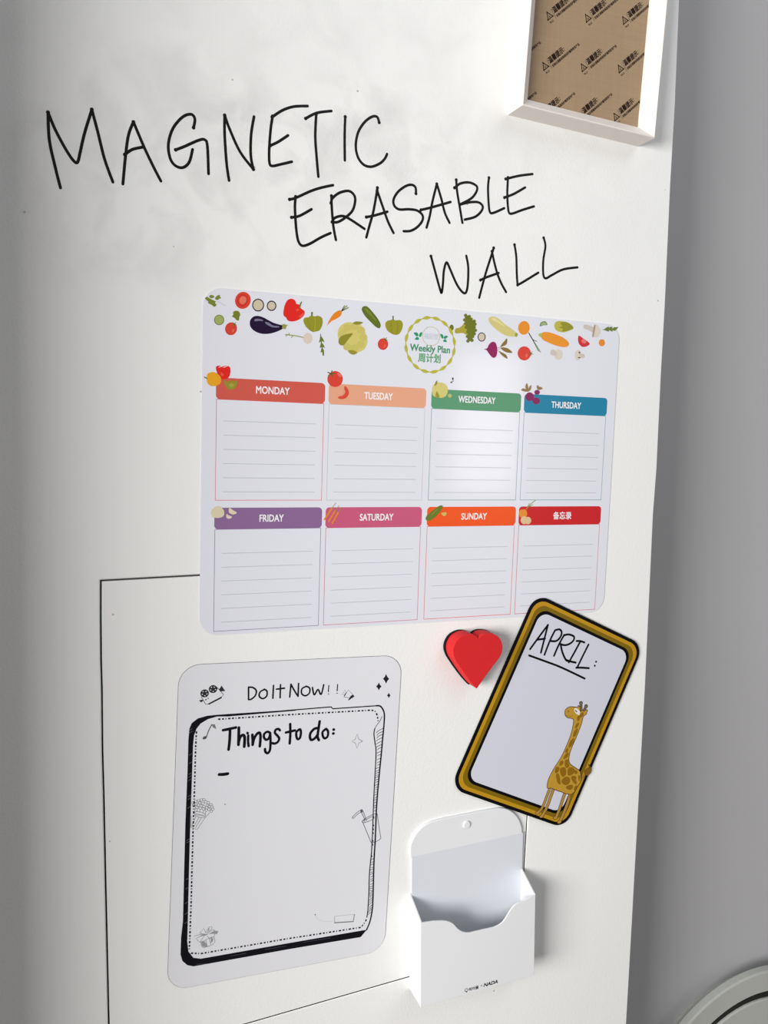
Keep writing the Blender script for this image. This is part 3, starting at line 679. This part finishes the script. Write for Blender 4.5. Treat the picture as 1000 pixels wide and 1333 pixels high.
# stars
s2 = crop(375, 840, 6.25)
for cx, cy, a, b in ((798, 273, 25, 39), (739, 335, 22, 32), (820, 408, 14, 23)):
    g = tart(); p = []
    for k in range(4):
        t = math.pi/2*k; u = t+math.pi/4
        p += [(cx+a*math.cos(t), cy+b*math.sin(t)), (cx+a*0.6*math.cos(u), cy+b*0.6*math.sin(u))]
    g.blob(s2(p), (34, 34, 40), 1, False); g.build('printed_star', td)
g = tart(); p = []
for k in range(4):
    t = math.pi/2*k; u = t+math.pi/4; p += [(562+44*math.cos(t), 780+(60 if k % 2 else 44)*math.sin(t)), (562+20*math.cos(u), 780+22*math.sin(u))]
g.pen(s2(p+[p[0]]), (110, 110, 116), 0.5, 1, False); g.build('printed_star', td, 'hollow grey four-pointed star')
# megaphone
g = tart(); g.pen(s2([(455,420),(490,362),(535,410)]), (100, 100, 104), 0.35, 1, False); g.pen(s2([(455,420),(520,430),(540,415)]), (90, 90, 94), 0.4, 1, False)
g.blob(s2([(455,408),(475,378),(478,385),(462,415)]), (60, 60, 64), 1, False); g.blob(s2([(510,412),(528,400),(540,415),(495,448),(488,446)]), (44, 44, 48), 1, False)
for a, b in (((440,396),(452,398)), ((448,380),(458,386)), ((462,364),(466,374))): g.pen(s2([a, b]), (90, 90, 94), 0.35, 1, False)
g.build('printed_megaphone', td)
# popcorn
pc = crop(240, 1030, 20); GR = (112, 116, 114)
g = tart()
for p in ([(660,560),(540,690),(330,1000),(180,940)], [(300,660),(190,900)], [(375,690),(250,920)], [(440,700),(290,950)], [(180,640),(165,940)], [(330,520),(345,440)], [(400,535),(415,470)], [(480,560),(510,500)], [(540,590),(570,520)], [(265,510),(300,430)]): g.pen(pc(p), GR, 0.42, 1, False)
g.pen(pc([(270,560),(300,530),(420,545),(530,590),(548,640),(500,690),(400,680),(290,630),(265,590)]), GR, 0.42, 1, closed=True)
for k in range(11): g.pen(pc([(295+22*k, 575+5*k), (300+22*k, 610+5*k)]), (112, 116, 116), 0.35, 1, False)
rnd = random.Random(3)
cent = [(230,300),(300,260),(370,250),(440,230),(510,220),(560,270),(620,300),(690,350),(720,410),(740,470),(700,520),(640,470),(580,430),(510,400),(440,380),(370,360),(300,340),(330,420),(420,440),(500,460),(570,490),(600,370),(480,320),(400,300),(650,400),(250,370)]
for cx, cy in cent:
    n_ = 7; ph = rnd.random()*6
    g.pen(pc([(cx+(34+9*rnd.random())*math.cos(ph+2*math.pi*k/n_), cy+(28+9*rnd.random())*math.sin(ph+2*math.pi*k/n_)) for k in range(n_)]), GR, 0.36, 1, closed=True)
g.build('printed_popcorn', td)
# drink cup
cu = crop(450, 1040, 16.667); CG = (88, 90, 96)
g = tart()
for p, cl in (([(365,490),(460,720),(550,940)], 0), ([(550,940),(600,945),(650,930),(740,880),(765,850)], 0), ([(765,850),(730,640),(685,325)], 0), ([(355,490),(390,450),(470,400),(600,335),(680,320)], 0), ([(355,490),(390,515),(470,495),(600,440)], 0), ([(450,450),(530,400),(620,375)], 0),
              ([(140,405),(230,310),(330,240),(370,250),(440,430),(460,470)], 0), ([(175,415),(250,340),(320,295),(345,300),(400,410),(425,470)], 0), ([(140,405),(160,422),(175,415)], 0), ([(430,440),(390,470),(420,490)], 0)): g.pen(cu(p), CG, 0.6, 1, closed=bool(cl))
g.blob(cu([(320,245),(350,240),(372,280),(345,300),(325,290)]), (90, 90, 94), 1)
g.build('printed_drink_cup', td)
# gift
gf = crop(245, 1200, 20); GG = (126, 126, 128)
g = tart()
for p in ([(165,370),(300,330),(430,330)], [(205,435),(330,370),(450,340)], [(305,290),(410,170),(460,290)], [(305,290),(350,310),(440,320)], [(480,290),(500,190),(530,160),(520,270)], [(540,230),(545,130),(610,125),(620,170),(550,250)], [(500,300),(640,205),(690,220)], [(225,460),(300,530),(420,370)],
          [(325,540),(345,620),(400,672),(520,640),(640,590),(690,530),(700,490),(670,400),(690,320)], [(420,520),(400,640)], [(460,470),(500,650)], [(550,440),(590,590)], [(300,530),(400,500),(520,430),(650,390)], [(500,370),(560,440),(650,390)], [(600,400),(620,520)]): g.pen(gf(p), GG, 0.42, 1, False)
for p in ([(530,320),(640,250),(690,225),(790,245),(750,318),(650,310)], [(300,360),(450,320),(520,310),(480,350),(330,380)], [(335,520),(430,505),(460,560),(410,660),(360,620)], [(590,430),(660,430),(640,500),(590,560)], [(440,560),(480,560),(500,640),(420,655)]): g.blob(gf(p), (150, 151, 153), 1, False)
g.build('printed_gift', td)
# eraser doodle
er = crop(375, 1130, 6.25)
g = tart(); g.pen(er([(382,392),(545,375)]), (176, 176, 180), 0.4, 1, False); g.pen(er([(380,395),(380,440)]), (150, 150, 154), 0.5, 1, False); g.pen(er([(380,445),(530,435)]), (120, 120, 124), 1.0, 1, False); g.pen(er([(532,432),(540,378)]), (130, 130, 134), 0.9, 1, False)
g.pen(er([(220,380),(245,415),(300,435),(375,430)]), (206, 208, 212), 0.4, 1); g.pen(er([(219,376),(222,381)]), (50, 50, 54), 0.8, 1, False)
g.build('printed_eraser', td)

# ------------------------------------------------------------------ april card with giraffe
CH = 0.0019
cc = ((334.1+471.7+390.7+248.2)/4000, (24.3-38.6-233.0-169.3)/4000)
cang = math.radians(-24.4); cw, chh = 0.1520, 0.2118
ca = thing('april_card', (cc[0], cc[1], 0.0007), 'tilted white card with gold border, APRIL written in it and a giraffe drawing', 'card')
g = G(); g.prism(rrect(cc[0], cc[1], cw, chh, 0.0165, cang), 0.0010, CH, ink((12, 12, 14), 0.35)); g.build('backing', ca)
def ring(d, r, c, layer, name, lab=None):
    g = G(CH); g.fill(rrect(cc[0], cc[1], cw-2*d, chh-2*d, r, cang), ink(c, 0.32), layer); g.build(name, ca, lab)
ring(0.0034, 0.0138, (186, 140, 26), 1, 'border', 'gold outer border')
ring(0.0072, 0.0125, (124, 98, 12), 2, 'border', 'olive inner border')
ring(0.0112, 0.0125, (12, 12, 14), 3, 'border', 'black inner line')
ring(0.0143, 0.0110, (208, 209, 220), 4, 'writing_area', 'white writing area')
a3 = crop(680, 800, 9.09)
CB = (12, 12, 14)
AP = [[[(92,408),(200,260),(303,122)], [(303,122),(270,250),(220,450)], [(170,298),(268,285)]],
      [[(262,475),(330,300),(388,185)], [(388,185),(440,175),(465,210),(450,265),(400,312),(330,312)]],
      [[(375,487),(430,360),(495,240)], [(492,245),(550,235),(610,260),(605,305),(560,345),(500,362),(440,345)], [(455,365),(475,450),(515,535),(550,550)]],
      [[(642,312),(690,315),(735,330)], [(685,320),(620,440),(550,565)], [(515,535),(560,552),(632,568)]],
      [[(783,355),(720,480),(650,625)], [(638,628),(700,628),(788,634)]]]
for k, stx in enumerate(AP):
    g = G(CH)
    for j, st in enumerate(stx): g.pen(a3(st), CB, 2.2, 5+j*0.3)
    g.build('written_letter', ca, 'black handwritten letter %s' % 'APRIL'[k])
g = G(CH); g.pen(a3([(872,556),(874,558)]), CB, 2.2, 5, False); g.pen(a3([(856,604),(858,606)]), CB, 2.2, 5, False); g.build('written_colon', ca)
g = G(CH); g.pen(a3([(80,483),(250,545),(430,612),(600,690),(738,757)]), CB, 2.15, 5); g.build('underline', ca)
gi = crop(690, 900, 7.41)
T1, T2, LN = (188, 146, 52), (140, 100, 20), (58, 38, 24)
g = G(CH)
legs = [([(190,935),(155,1030),(118,1120),(78,1166)], 26), ([(225,940),(190,1040),(160,1120),(118,1200)], 30), ([(335,985),(312,1050),(286,1130),(250,1215)], 30), ([(385,1000),(360,1080),(330,1160),(288,1255)], 32)]
for k, (lg, wd) in enumerate(legs):
    g.pen(gi(lg), LN, (wd+9)/7.41*0.77, 6+k*0.6); g.pen(gi(lg), (172, 134, 66), wd/7.41*0.74, 6.3+k*0.6)
    f = lg[-1]; g.ell(f[0]-6, f[1]+4, 23, 17, LN, 6.1+k*0.6, -0.3, tf=gi); g.ell(f[0]-6, f[1]+4, 19, 13, (178, 138, 64), 6.4+k*0.6, -0.3, tf=gi)
body = [(335,195),(345,170),(380,148),(430,150),(458,150),(466,135),(490,165),(515,180),(545,175),(550,190),(538,222),(512,245),(492,320),(450,430),(410,520),(382,600),(374,665),(392,705),(440,738),(482,772),(490,830),(485,872),(455,920),(425,970),(392,990),(345,985),(300,968),(250,952),(205,932),(166,930),(170,870),(192,810),(240,725),(300,630),(350,525),(392,415),(415,320),(418,275),(400,260),(365,254),(340,232)]
g.blob(gi(body), T1, 9); g.pen(gi(body), LN, 0.65, 10, closed=True)
g.build('printed_giraffe', ca, 'tan giraffe with brown patches')
gp = ca.children[-1] if False else [c for c in ca.children if c.name.startswith('printed_giraffe')][0]
spots = [[(245,735),(275,725),(282,750),(265,782),(240,785)], [(290,675),(315,668),(322,690),(300,715),(282,712)], [(335,670),(365,655),(372,690),(380,715),(360,738),(338,725)], [(292,740),(330,730),(348,760),(345,800),(318,825),(295,800),(288,765)], [(365,745),(400,730),(430,752),(420,790),(385,812),(362,800)],
         [(250,800),(272,792),(285,820),(292,860),(292,895),(270,888),(255,850)], [(310,845),(345,822),(380,832),(385,870),(360,900),(325,898),(303,875)], [(395,825),(425,812),(448,830),(440,850),(452,878),(440,895),(412,870)], [(350,915),(380,900),(412,905),(408,935),(380,950),(350,935)], [(430,915),(452,905),(450,925),(432,955),(422,945)], [(432,760),(455,768),(452,795),(428,790)], [(465,810),(482,815),(480,850),(468,862)],
         [(325,630),(350,595),(372,590),(368,625),(340,648),(322,650)], [(345,560),(365,545),(368,570),(355,590),(340,588)], [(385,480),(425,450),(420,490),(395,530),(370,540)], [(420,395),(450,355),(460,375),(440,425),(415,438)], [(440,320),(465,300),(470,320),(450,350),(432,350)], [(455,245),(475,230),(482,255),(468,285),(455,280)], [(485,215),(510,200),(515,225),(495,250),(482,245)], [(380,1000),(400,985),(402,1010),(385,1035)]]
for sp in spots:
    g = G(CH); g.blob(gi(sp), T2, 10); g.build('coat_patch', gp)
g = G(CH); g.pen(gi([(345,228),(380,240),(412,232)]), (140, 110, 40), 0.5, 11); g.ell(368, 192, 8, 10, (150, 112, 30), 11, 0, tf=gi)
g.blob(gi([(425,170),(445,160),(478,190),(475,225),(455,222),(432,200)]), (225, 222, 214), 11); g.pen(gi([(436,182),(442,188)]), CB, 0.9, 12, False); g.pen(gi([(444,192),(450,196)]), CB, 0.9, 12, False)
g.build('face', gp)
for a, b in (((492,180),(490,112)), ((520,180),(540,142))):
    g = G(CH); g.pen(gi([a, b]), LN, 3.2, 10, False); g.pen(gi([a, b]), (110, 100, 80), 2.2, 11, False); g.ell(b[0], b[1], 17, 19, LN, 10, 0, 14, tf=gi); g.ell(b[0], b[1], 12, 14, (110, 100, 80), 12, 0, 14, tf=gi); g.build('horn', gp)
g = G(CH); g.pen(gi([(485,858),(520,815),(545,795)]), LN, 2.0, 8.5); g.pen(gi([(485,858),(520,815),(545,795)]), (168, 130, 58), 1.2, 9)
tf_ = [(540,810),(525,775),(545,745),(572,735),(562,702),(588,735),(585,775),(565,805)]
g.blob(gi(tf_), (128, 92, 30), 9); g.pen(gi(tf_), LN, 0.5, 10, closed=True); g.build('tail', gp)

# ------------------------------------------------------------------ red heart magnet
hh = 0.0185
hc = crop(570, 810, 10.526)
hp_ = hc([(560,222),(530,190),(470,166),(410,165),(340,188),(270,240),(222,325),(210,410),(235,505),(300,612),(400,755),(490,865),(538,912),(600,820),(700,680),(800,550),(862,460),(888,380),(886,300),(852,222),(800,177),(740,157),(660,157),(600,180)])
hw = WP(hp_, hh)[::1]
a0 = sum(hw[i][0]*hw[(i+1) % len(hw)][1]-hw[(i+1) % len(hw)][0]*hw[i][1] for i in range(len(hw)))
if a0 < 0: hw = hw[::-1]
# round the lobes, keep notch and tip sharp
def heartloop(p):
    k0 = min(range(len(p)), key=lambda i: math.dist(p[i], W(*hc([(560,222)])[0], hh))); p = p[k0:]+p[:k0]
    k1 = min(range(len(p)), key=lambda i: p[i][1])
    return catmull(p[:k1+1], False, 4)[:-1] + catmull(p[k1:]+[p[0]], False, 4)[:-1]
hw = heartloop(hw)
hcx = sum(p[0] for p in hw)/len(hw); hcy = sum(p[1] for p in hw)/len(hw)
ht = thing('heart_magnet', (hcx, hcy, 0), 'thick red foam heart eraser on a black magnetic back', 'magnet')
FOAM = surf('red_foam', (206, 30, 34), (212, 36, 40), 200, 0.75, 0.4, 1500, 0.0002, 0.3)
g = G(); g.prism(hw, 0.0026, hh, FOAM, 0.0006, 3); g.build('foam_heart', ht, None, False)
g = G(); g.prism([(hcx+(x-hcx)*1.035-0.0006, hcy+(y-hcy)*1.02) for x, y in hw], 0.0, 0.0028, ink((16, 14, 16), 0.6)); g.build('magnetic_back', ht, 'black backing')

# ------------------------------------------------------------------ white wall pocket
PLA = surf('white_plastic', (226, 227, 229), (230, 231, 232), 5, 0.38, 0, spec=0.45)
PD = 0.028; pang = math.radians(2.2)
P0 = (0.2125, -0.3735)
def P(x, y): c, s = math.cos(pang), math.sin(pang); return (P0[0]+x*c-y*s, P0[1]+x*s+y*c)
def unP(q): c, s = math.cos(pang), math.sin(pang); dx, dy = q[0]-P0[0], q[1]-P0[1]; return (dx*c+dy*s, -dx*s+dy*c)
pk = thing('wall_pocket', (*P(0.0635, 0.06), 0), 'white plastic open pocket holder stuck to the wall with scooped front', 'holder')
pc8 = crop(510, 1040, 4.762)
top_px = pc8([(112,365),(112,300),(128,250),(160,200),(205,160),(270,132),(400,104),(600,65),(680,56),(735,72),(780,115),(803,170),(806,215)])
ft = [unP(q) for q in WP(top_px, 0.002)]
PW = 0.1275
crs_l = ft[0][1]; crs_r = ft[-1][1]
flap = [(0, crs_l-0.001), (PW, crs_l-0.001)] + [(min(max(x, 0.0), PW), y) for x, y in catmull(ft, False, 3)[::-1]]
flap = [(0.0002, crs_l), (PW-0.0002, crs_r)] + [q for q in flap[2:] if q[1] > crs_l+0.0008]
g = G(); g.prism([P(*q) for q in flap], 0.0, 0.0030, PLA, 0.0008, 3); g.build('hanging_flap', pk)
t = 0.0014
# lower back panel, leans back a little below the crease
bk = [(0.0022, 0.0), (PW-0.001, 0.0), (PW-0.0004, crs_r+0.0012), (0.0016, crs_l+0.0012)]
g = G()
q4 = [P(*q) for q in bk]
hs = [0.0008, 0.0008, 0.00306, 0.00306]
BLUISH = surf('bluish_panel_plastic', (216, 219, 225), (218, 221, 227), 5, 0.28, 0, spec=0.5)  # slightly darker and bluer than the pocket's other plastic
g.raw([V(x, y, 0.0002) for x, y in q4] + [V(q4[i][0], q4[i][1], hs[i]) for i in range(4)], [(4, 5, 6, 7), (0, 3, 2, 1), (0, 1, 5, 4), (1, 2, 6, 5), (2, 3, 7, 6), (3, 0, 4, 7)], BLUISH)
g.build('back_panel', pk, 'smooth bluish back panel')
# sides: slanted top edge from back to front
lb = unP(W(532, 1163)); rb = unP(W(679.5, 1128))
lf = unP(W(550, 1201, PD)); rf = unP(W(696, 1164, PD))
def side(x0, x1, yb_, yf):
    g = G(); vs = []
    for x in (x0, x1):
        for y, h in ((0, 0.0002), (0, PD-t), (yf+0.0006, PD-t), (yb_, 0.0002)): vs.append(V(*P(x, y), h))
    g.raw(vs, [(0, 1, 2, 3), (4, 7, 6, 5), (0, 4, 5, 1), (1, 5, 6, 2), (2, 6, 7, 3), (3, 7, 4, 0)], PLA)
    g.build('side_panel', pk)
side(0.0001, t, lb[1], lf[1]); side(PW-t, PW-0.0001, rb[1], rf[1])
g = G(); vs = [V(*P(x, y), h) for x in (0.0002, PW-0.0002) for y, h in ((0.0001, 0.0002), (-0.0011, PD-t), (t-0.0011, PD-t), (t, 0.0002))]
g.raw(vs, [(0, 3, 2, 1), (4, 5, 6, 7), (0, 1, 5, 4), (1, 2, 6, 5), (2, 3, 7, 6), (3, 0, 4, 7)], PLA); g.build('bottom_panel', pk)
fr_px = pc8([(190,765),(260,758),(320,756),(355,762),(385,778),(410,805),(440,824),(480,830),(520,822),(580,808),(640,794),(680,772),(700,750),(720,718),(745,680),(775,650),(820,632),(885,592)])
fp = [unP(q) for q in WP(fr_px, PD)]
front = [(0.0, -0.0012), (PW, -0.0012), (PW, rf[1])] + catmull(fp[1:-1], False, 3)[::-1] + [(0.0, lf[1])]
g = G(); g.prism([P(*q) for q in front], PD-t, PD, PLA, 0.0003, 2); fpn = g.build('front_panel', pk)
c0 = W(608, 1074, 0.0042); g = G(); g.prism([(c0[0]+0.0040*math.cos(2*math.pi*k/24), c0[1]+0.0040*math.sin(2*math.pi*k/24)) for k in range(24)], 0.0029, 0.0046, PLA, 0.0010, 4); g.build('button', pk)
lp = W(630.5, 1284.5, PD)
g = G(PD+0.00003); TXT = ink((40, 42, 46), 0.5)
q0 = W(647, 1278.5, PD); q1 = W(616, 1288, PD); tang = math.atan2(q0[1]-q1[1], q0[0]-q1[0])
qa = W(638, 1279.3, PD); 
def tp(px, py): return W(px, py, PD)
a_ = tp(638.8, 1280.0); g.text('NADA', 0.0050, a_[0], a_[1], TXT, pang, 0.05, 1, width=0.0158, shear=0.25)
a_ = tp(627.0, 1283.0); g.text('×', 0.0045, a_[0], a_[1], TXT, pang, 0.0, 1)
a_ = tp(616.8, 1286.5); g.text('피어몰', 0.0040, a_[0], a_[1], TXT, pang, 0.04, 1, width=0.0108)
a_ = tp(607.3, 1288.8)
g.ribbon([(a_[0]+0.0018*math.cos(k), a_[1]+0.0015*math.sin(k)) for k in [2*math.pi*j/12 for j in range(12)]], TXT, 0.0006, 1, closed=True)
g.fill([(a_[0]-0.001, a_[1]-0.0012), (a_[0]+0.0006, a_[1]-0.0030), (a_[0]+0.0012, a_[1]-0.0012)], TXT, 1)
g.build('printed_mark', fpn)

# ------------------------------------------------------------------ cream picture frame
FW, FHT, FH, FI, FF = 0.1492, 0.200, 0.0262, 0.0115, 0.0140
fang = math.atan2(473.0-479.0, 429.0-280.2)
FP0 = (0.2802, 0.4790)
def Q(x, y): c, s = math.cos(fang), math.sin(fang); return (FP0[0]+x*c-y*s, FP0[1]+x*s+y*c)
def unQ(q): c, s = math.cos(fang), math.sin(fang); dx, dy = q[0]-FP0[0], q[1]-FP0[1]; return (dx*c+dy*s, -dx*s+dy*c)
pf = thing('picture_frame', (*Q(FW/2, FHT/2), 0), 'cream picture frame with sloping sides around brown printed film, at the white wall right edge', 'frame')
CREAM = surf('cream_frame', (236, 229, 222), (239, 232, 225), 12, 0.45, 0.15, 900, 0.0002)
prof = [(0.0, 0.0), (0.0, FH-0.0010), (0.0004, FH-0.0002), (0.0009, FH), (0.0015, FH-0.0003), (0.0021, FH-0.0012), (FI-0.0004, FF+0.0012), (FI, FF-0.001), (FI, 0.0)]
def rail(ax, ay, bx, by, ux, uy):
    """rail from corner a to corner b, profile growing along (ux,uy), mitred"""
    g = G(); vs = []; L_ = math.hypot(bx-ax, by-ay); dx, dy = (bx-ax)/L_, (by-ay)/L_; n_ = len(prof)
    for (cx, cy, sg) in ((ax, ay, 1), (bx, by, -1)):
        for d, h in prof: vs.append(V(*Q(cx+ux*d+dx*d*sg, cy+uy*d+dy*d*sg), h))
    fs = [(i, (i+1) % n_, n_+(i+1) % n_, n_+i) for i in range(n_)] + [tuple(range(n_))[::-1], tuple(range(n_, 2*n_))]
    g.raw(vs, fs, CREAM); o = g.build('frame_rail', pf)
    bm = bmesh.new(); bm.from_mesh(o.data); bmesh.ops.recalc_face_normals(bm, faces=bm.faces); bm.to_mesh(o.data); bm.free()
rail(0, 0, FW, 0, 0, 1); rail(FW, 0, FW, FHT, -1, 0); rail(FW, FHT, 0, FHT, 0, -1); rail(0, FHT, 0, 0, 1, 0)
def film_mat():
    mt = surf('brown_film', (152, 128, 100), (164, 140, 112), 30, 0.6, 0.2, 300, 0.0002, 0.2, 5)
    nt = mt.node_tree; b = nt.nodes['Principled BSDF']; mx = nt.nodes['Mix']
    tc = nt.nodes['Texture Coordinate']; last = mx.outputs['Result']
    for sc in ((1, 1, 26), (26, 1, 1)):
        mp = nt.nodes.new('ShaderNodeMapping'); mp.inputs['Scale'].default_value = tuple(v*42 if v > 1 else 8 for v in sc)
        nt.links.new(tc.outputs['Object'], mp.inputs['Vector'])
        n = nt.nodes.new('ShaderNodeTexNoise'); n.inputs['Scale'].default_value = 1.0; n.inputs['Detail'].default_value = 3
        nt.links.new(mp.outputs['Vector'], n.inputs['Vector'])
        m2 = nt.nodes.new('ShaderNodeMix'); m2.data_type = 'RGBA'; m2.blend_type = 'OVERLAY'; m2.inputs['Factor'].default_value = 0.13
        nt.links.new(last, m2.inputs['A']); nt.links.new(n.outputs['Fac'], m2.inputs['B']); last = m2.outputs['Result']
    nt.links.new(last, b.inputs['Base Color'])
    return mt
g = G(); g.prism([Q(FI-0.0003, FI-0.0003), Q(FW-FI+0.0003, FI-0.0003), Q(FW-FI+0.0003, FHT-FI+0.0003), Q(FI-0.0003, FHT-FI+0.0003)], 0.002, FF-0.0012, film_mat())
film = g.build('film_sheet', pf, 'brown kraft coloured protective film')
# printed warning repeated over the film (clipped to the opening)
FT = FF-0.00115
def clip_build(gm, name):
    """keep only what lies inside the frame opening"""
    me = bpy.data.meshes.new(name); bm = bmesh.new()
    vs = [bm.verts.new(v) for v in gm.v]
    for f in gm.f:
        try: bm.faces.new([vs[i] for i in f])
        except ValueError: pass
    for (x, y, nx, ny) in ((FI, 0, -1, 0), (FW-FI, 0, 1, 0), (0, FI, 0, -1), (0, FHT-FI, 0, 1)):
        p_ = V(*Q(x, y)); d_ = V(*Q(x+nx, y+ny))-p_
        bmesh.ops.bisect_plane(bm, geom=bm.verts[:]+bm.edges[:]+bm.faces[:], plane_co=p_, plane_no=d_, clear_outer=True)
    if not bm.faces: bm.free(); return
    org = pf.location
    for v in bm.verts: v.co -= org
    bm.to_mesh(me); bm.free(); me.materials.append(gm.mats[0])
    o = bpy.data.objects.new(name, me); COL.objects.link(o); o.parent = film
    o.matrix_parent_inverse = Matrix.Identity(4)
# children of the film share the film's own origin (the frame's)
BR = ink((34, 18, 12), 0.6, 0.1)
pA = unQ(W(708.9, 86.5, FT)); pB = unQ(W(758.9, 88.5, FT)); pC = unQ(W(706.4+1.5, 20+1, FT)); 
tri_px = [(714.5, 21), (765.8, 24), (813.7, 26.5), (709.8, 86.5), (759.7, 88.2), (807.8, 89.8), (801.9, 152)]
tri = [unQ(W(x, y, FT)) for x, y in tri_px]
dx = ((tri[4][0]-tri[3][0])+(tri[5][0]-tri[4][0]))/2; dyx = ((tri[4][1]-tri[3][1])+(tri[5][1]-tri[4][1]))/2
ex = ((tri[3][0]-tri[0][0])+(tri[4][0]-tri[1][0])+(tri[5][0]-tri[2][0]))/3; ey = ((tri[3][1]-tri[0][1])+(tri[4][1]-tri[1][1])+(tri[5][1]-tri[2][1]))/3
# slant of the print from the small line's two ends
s0 = unQ(W(718.5, 85.5, FT)); s1 = unQ(W(756.5, 53.5, FT)); sl = math.atan2(s1[1]-s0[1], s1[0]-s0[0]); sl_len = math.dist(s0, s1)
def fil(ox, oy):
    ca_, sa_ = math.cos(sl), math.sin(sl)
    def L(u, v): return Q(ox+u*ca_-v*sa_, oy+u*sa_+v*ca_)
    wa = sl+fang
    g = G(FT)
    for t_ in (0, 1, 2):
        pass
    a = [L(0.0039*math.cos(math.radians(d))+0.0, 0.0039*math.sin(math.radians(d))) for d in (90, 210, 330)]
    g.ribbon(a, BR, 0.0017, 1, closed=True)
    for q in a: g.disc(q, 0.0007, BR, 1, 8)
    g.ribbon([L(-0.0010, -0.0006), L(0.0010, -0.0006)], BR, 0.0005, 1); g.ribbon([L(0, -0.0006), L(0, 0.0010)], BR, 0.0005, 1)
    p_ = L(-0.0006, -0.0052); g.text('PE-LD', 0.0022, p_[0], p_[1], BR, wa, 0.03, 1, width=0.0046)
    g.ribbon([L(0.0053, 0.0040), L(0.0053, -0.0054)], BR, 0.0003, 1)
    p_ = L(0.0162, 0.0016); g.text('温馨提示', 0.0060, p_[0], p_[1], BR, wa, 0.04, 1, width=0.0195)
    p_ = L(0.0272, 0.0012); g.text(':', 0.0060, p_[0], p_[1], BR, wa, 0.01, 1)
    p_ = L(0.0256, -0.0040); g.text('安装后请撕掉两面保护膜再使用产品', 0.0027, p_[0], p_[1], BR, wa, 0.03, 1, width=0.0375)
    clip_build(g, 'printed_notice')
for r_ in range(-3, 3):
    for c_ in range(-3, 4):
        ox = tri[4][0]+dx*c_+ex*r_; oy = tri[4][1]+dyx*c_+ey*r_
        if -0.05 < ox < FW and -0.04 < oy < FHT: fil(ox, oy)

# ------------------------------------------------------------------ rounded cover at lower right on the grey wall
rc = thing('round_cover', (0.80, -0.72, -HD), 'pale grey round cover with a dark curved groove, low on the grey wall', 'cover')
COV = surf('pale_plastic', (178, 180, 174), (182, 184, 178), 6, 0.5, 0.1, 400, 0.0002)
HC = -HD+0.034
RO = 0.20
pa_, pb_ = W(897, 1333, HC), W(1000, 1264, HC)              # two points of the outer edge
mx_, my_, dd_ = (pa_[0]+pb_[0])/2, (pa_[1]+pb_[1])/2, math.dist(pa_, pb_)
kk_ = math.sqrt(RO**2-dd_**2/4)
oc = (mx_+kk_*(pb_[1]-pa_[1])/dd_, my_-kk_*(pb_[0]-pa_[0])/dd_, RO)
gc = (oc[0], oc[1], (math.dist(oc[:2], W(1000, 1296, HC))+math.dist(oc[:2], W(920, 1333, HC)))/2)
circ = lambda c, n_=72: [(c[0]+c[2]*math.cos(2*math.pi*k/n_), c[1]+c[2]*math.sin(2*math.pi*k/n_)) for k in range(n_)]
g = G(); g.prism(circ((oc[0], oc[1], oc[2]-0.022)), -HD, HC-0.006, COV); g.build('base', rc)
g = G(); g.prism(circ((oc[0], oc[1], gc[2]+0.003)), HC-0.007, HC-0.0035, ink((40, 40, 38), 0.7)); g.build('groove', rc, 'dark groove')
n_ = 96; g = G()
prof_r = [(oc[2]-0.002, HC-0.0125), (oc[2], HC-0.0110), (oc[2], HC-0.002), (oc[2]-0.0006, HC-0.0006), (oc[2]-0.002, HC), (gc[2]+0.001, HC), (gc[2], HC-0.001), (gc[2], HC-0.0125)]
m_ = len(prof_r)
g.raw([V(oc[0]+r_*math.cos(2*math.pi*k/n_), oc[1]+r_*math.sin(2*math.pi*k/n_), h_) for k in range(n_) for r_, h_ in prof_r],
      [(k*m_+q, ((k+1) % n_)*m_+q, ((k+1) % n_)*m_+(q+1) % m_, k*m_+(q+1) % m_) for k in range(n_) for q in range(m_)], COV)
g.build('rim', rc)
g = G(); g.prism(circ((oc[0], oc[1], gc[2]-0.0105)), HC-0.0125, HC, COV, 0.002, 3); g.build('cover_panel', rc)
bpy.context.view_layer.update()
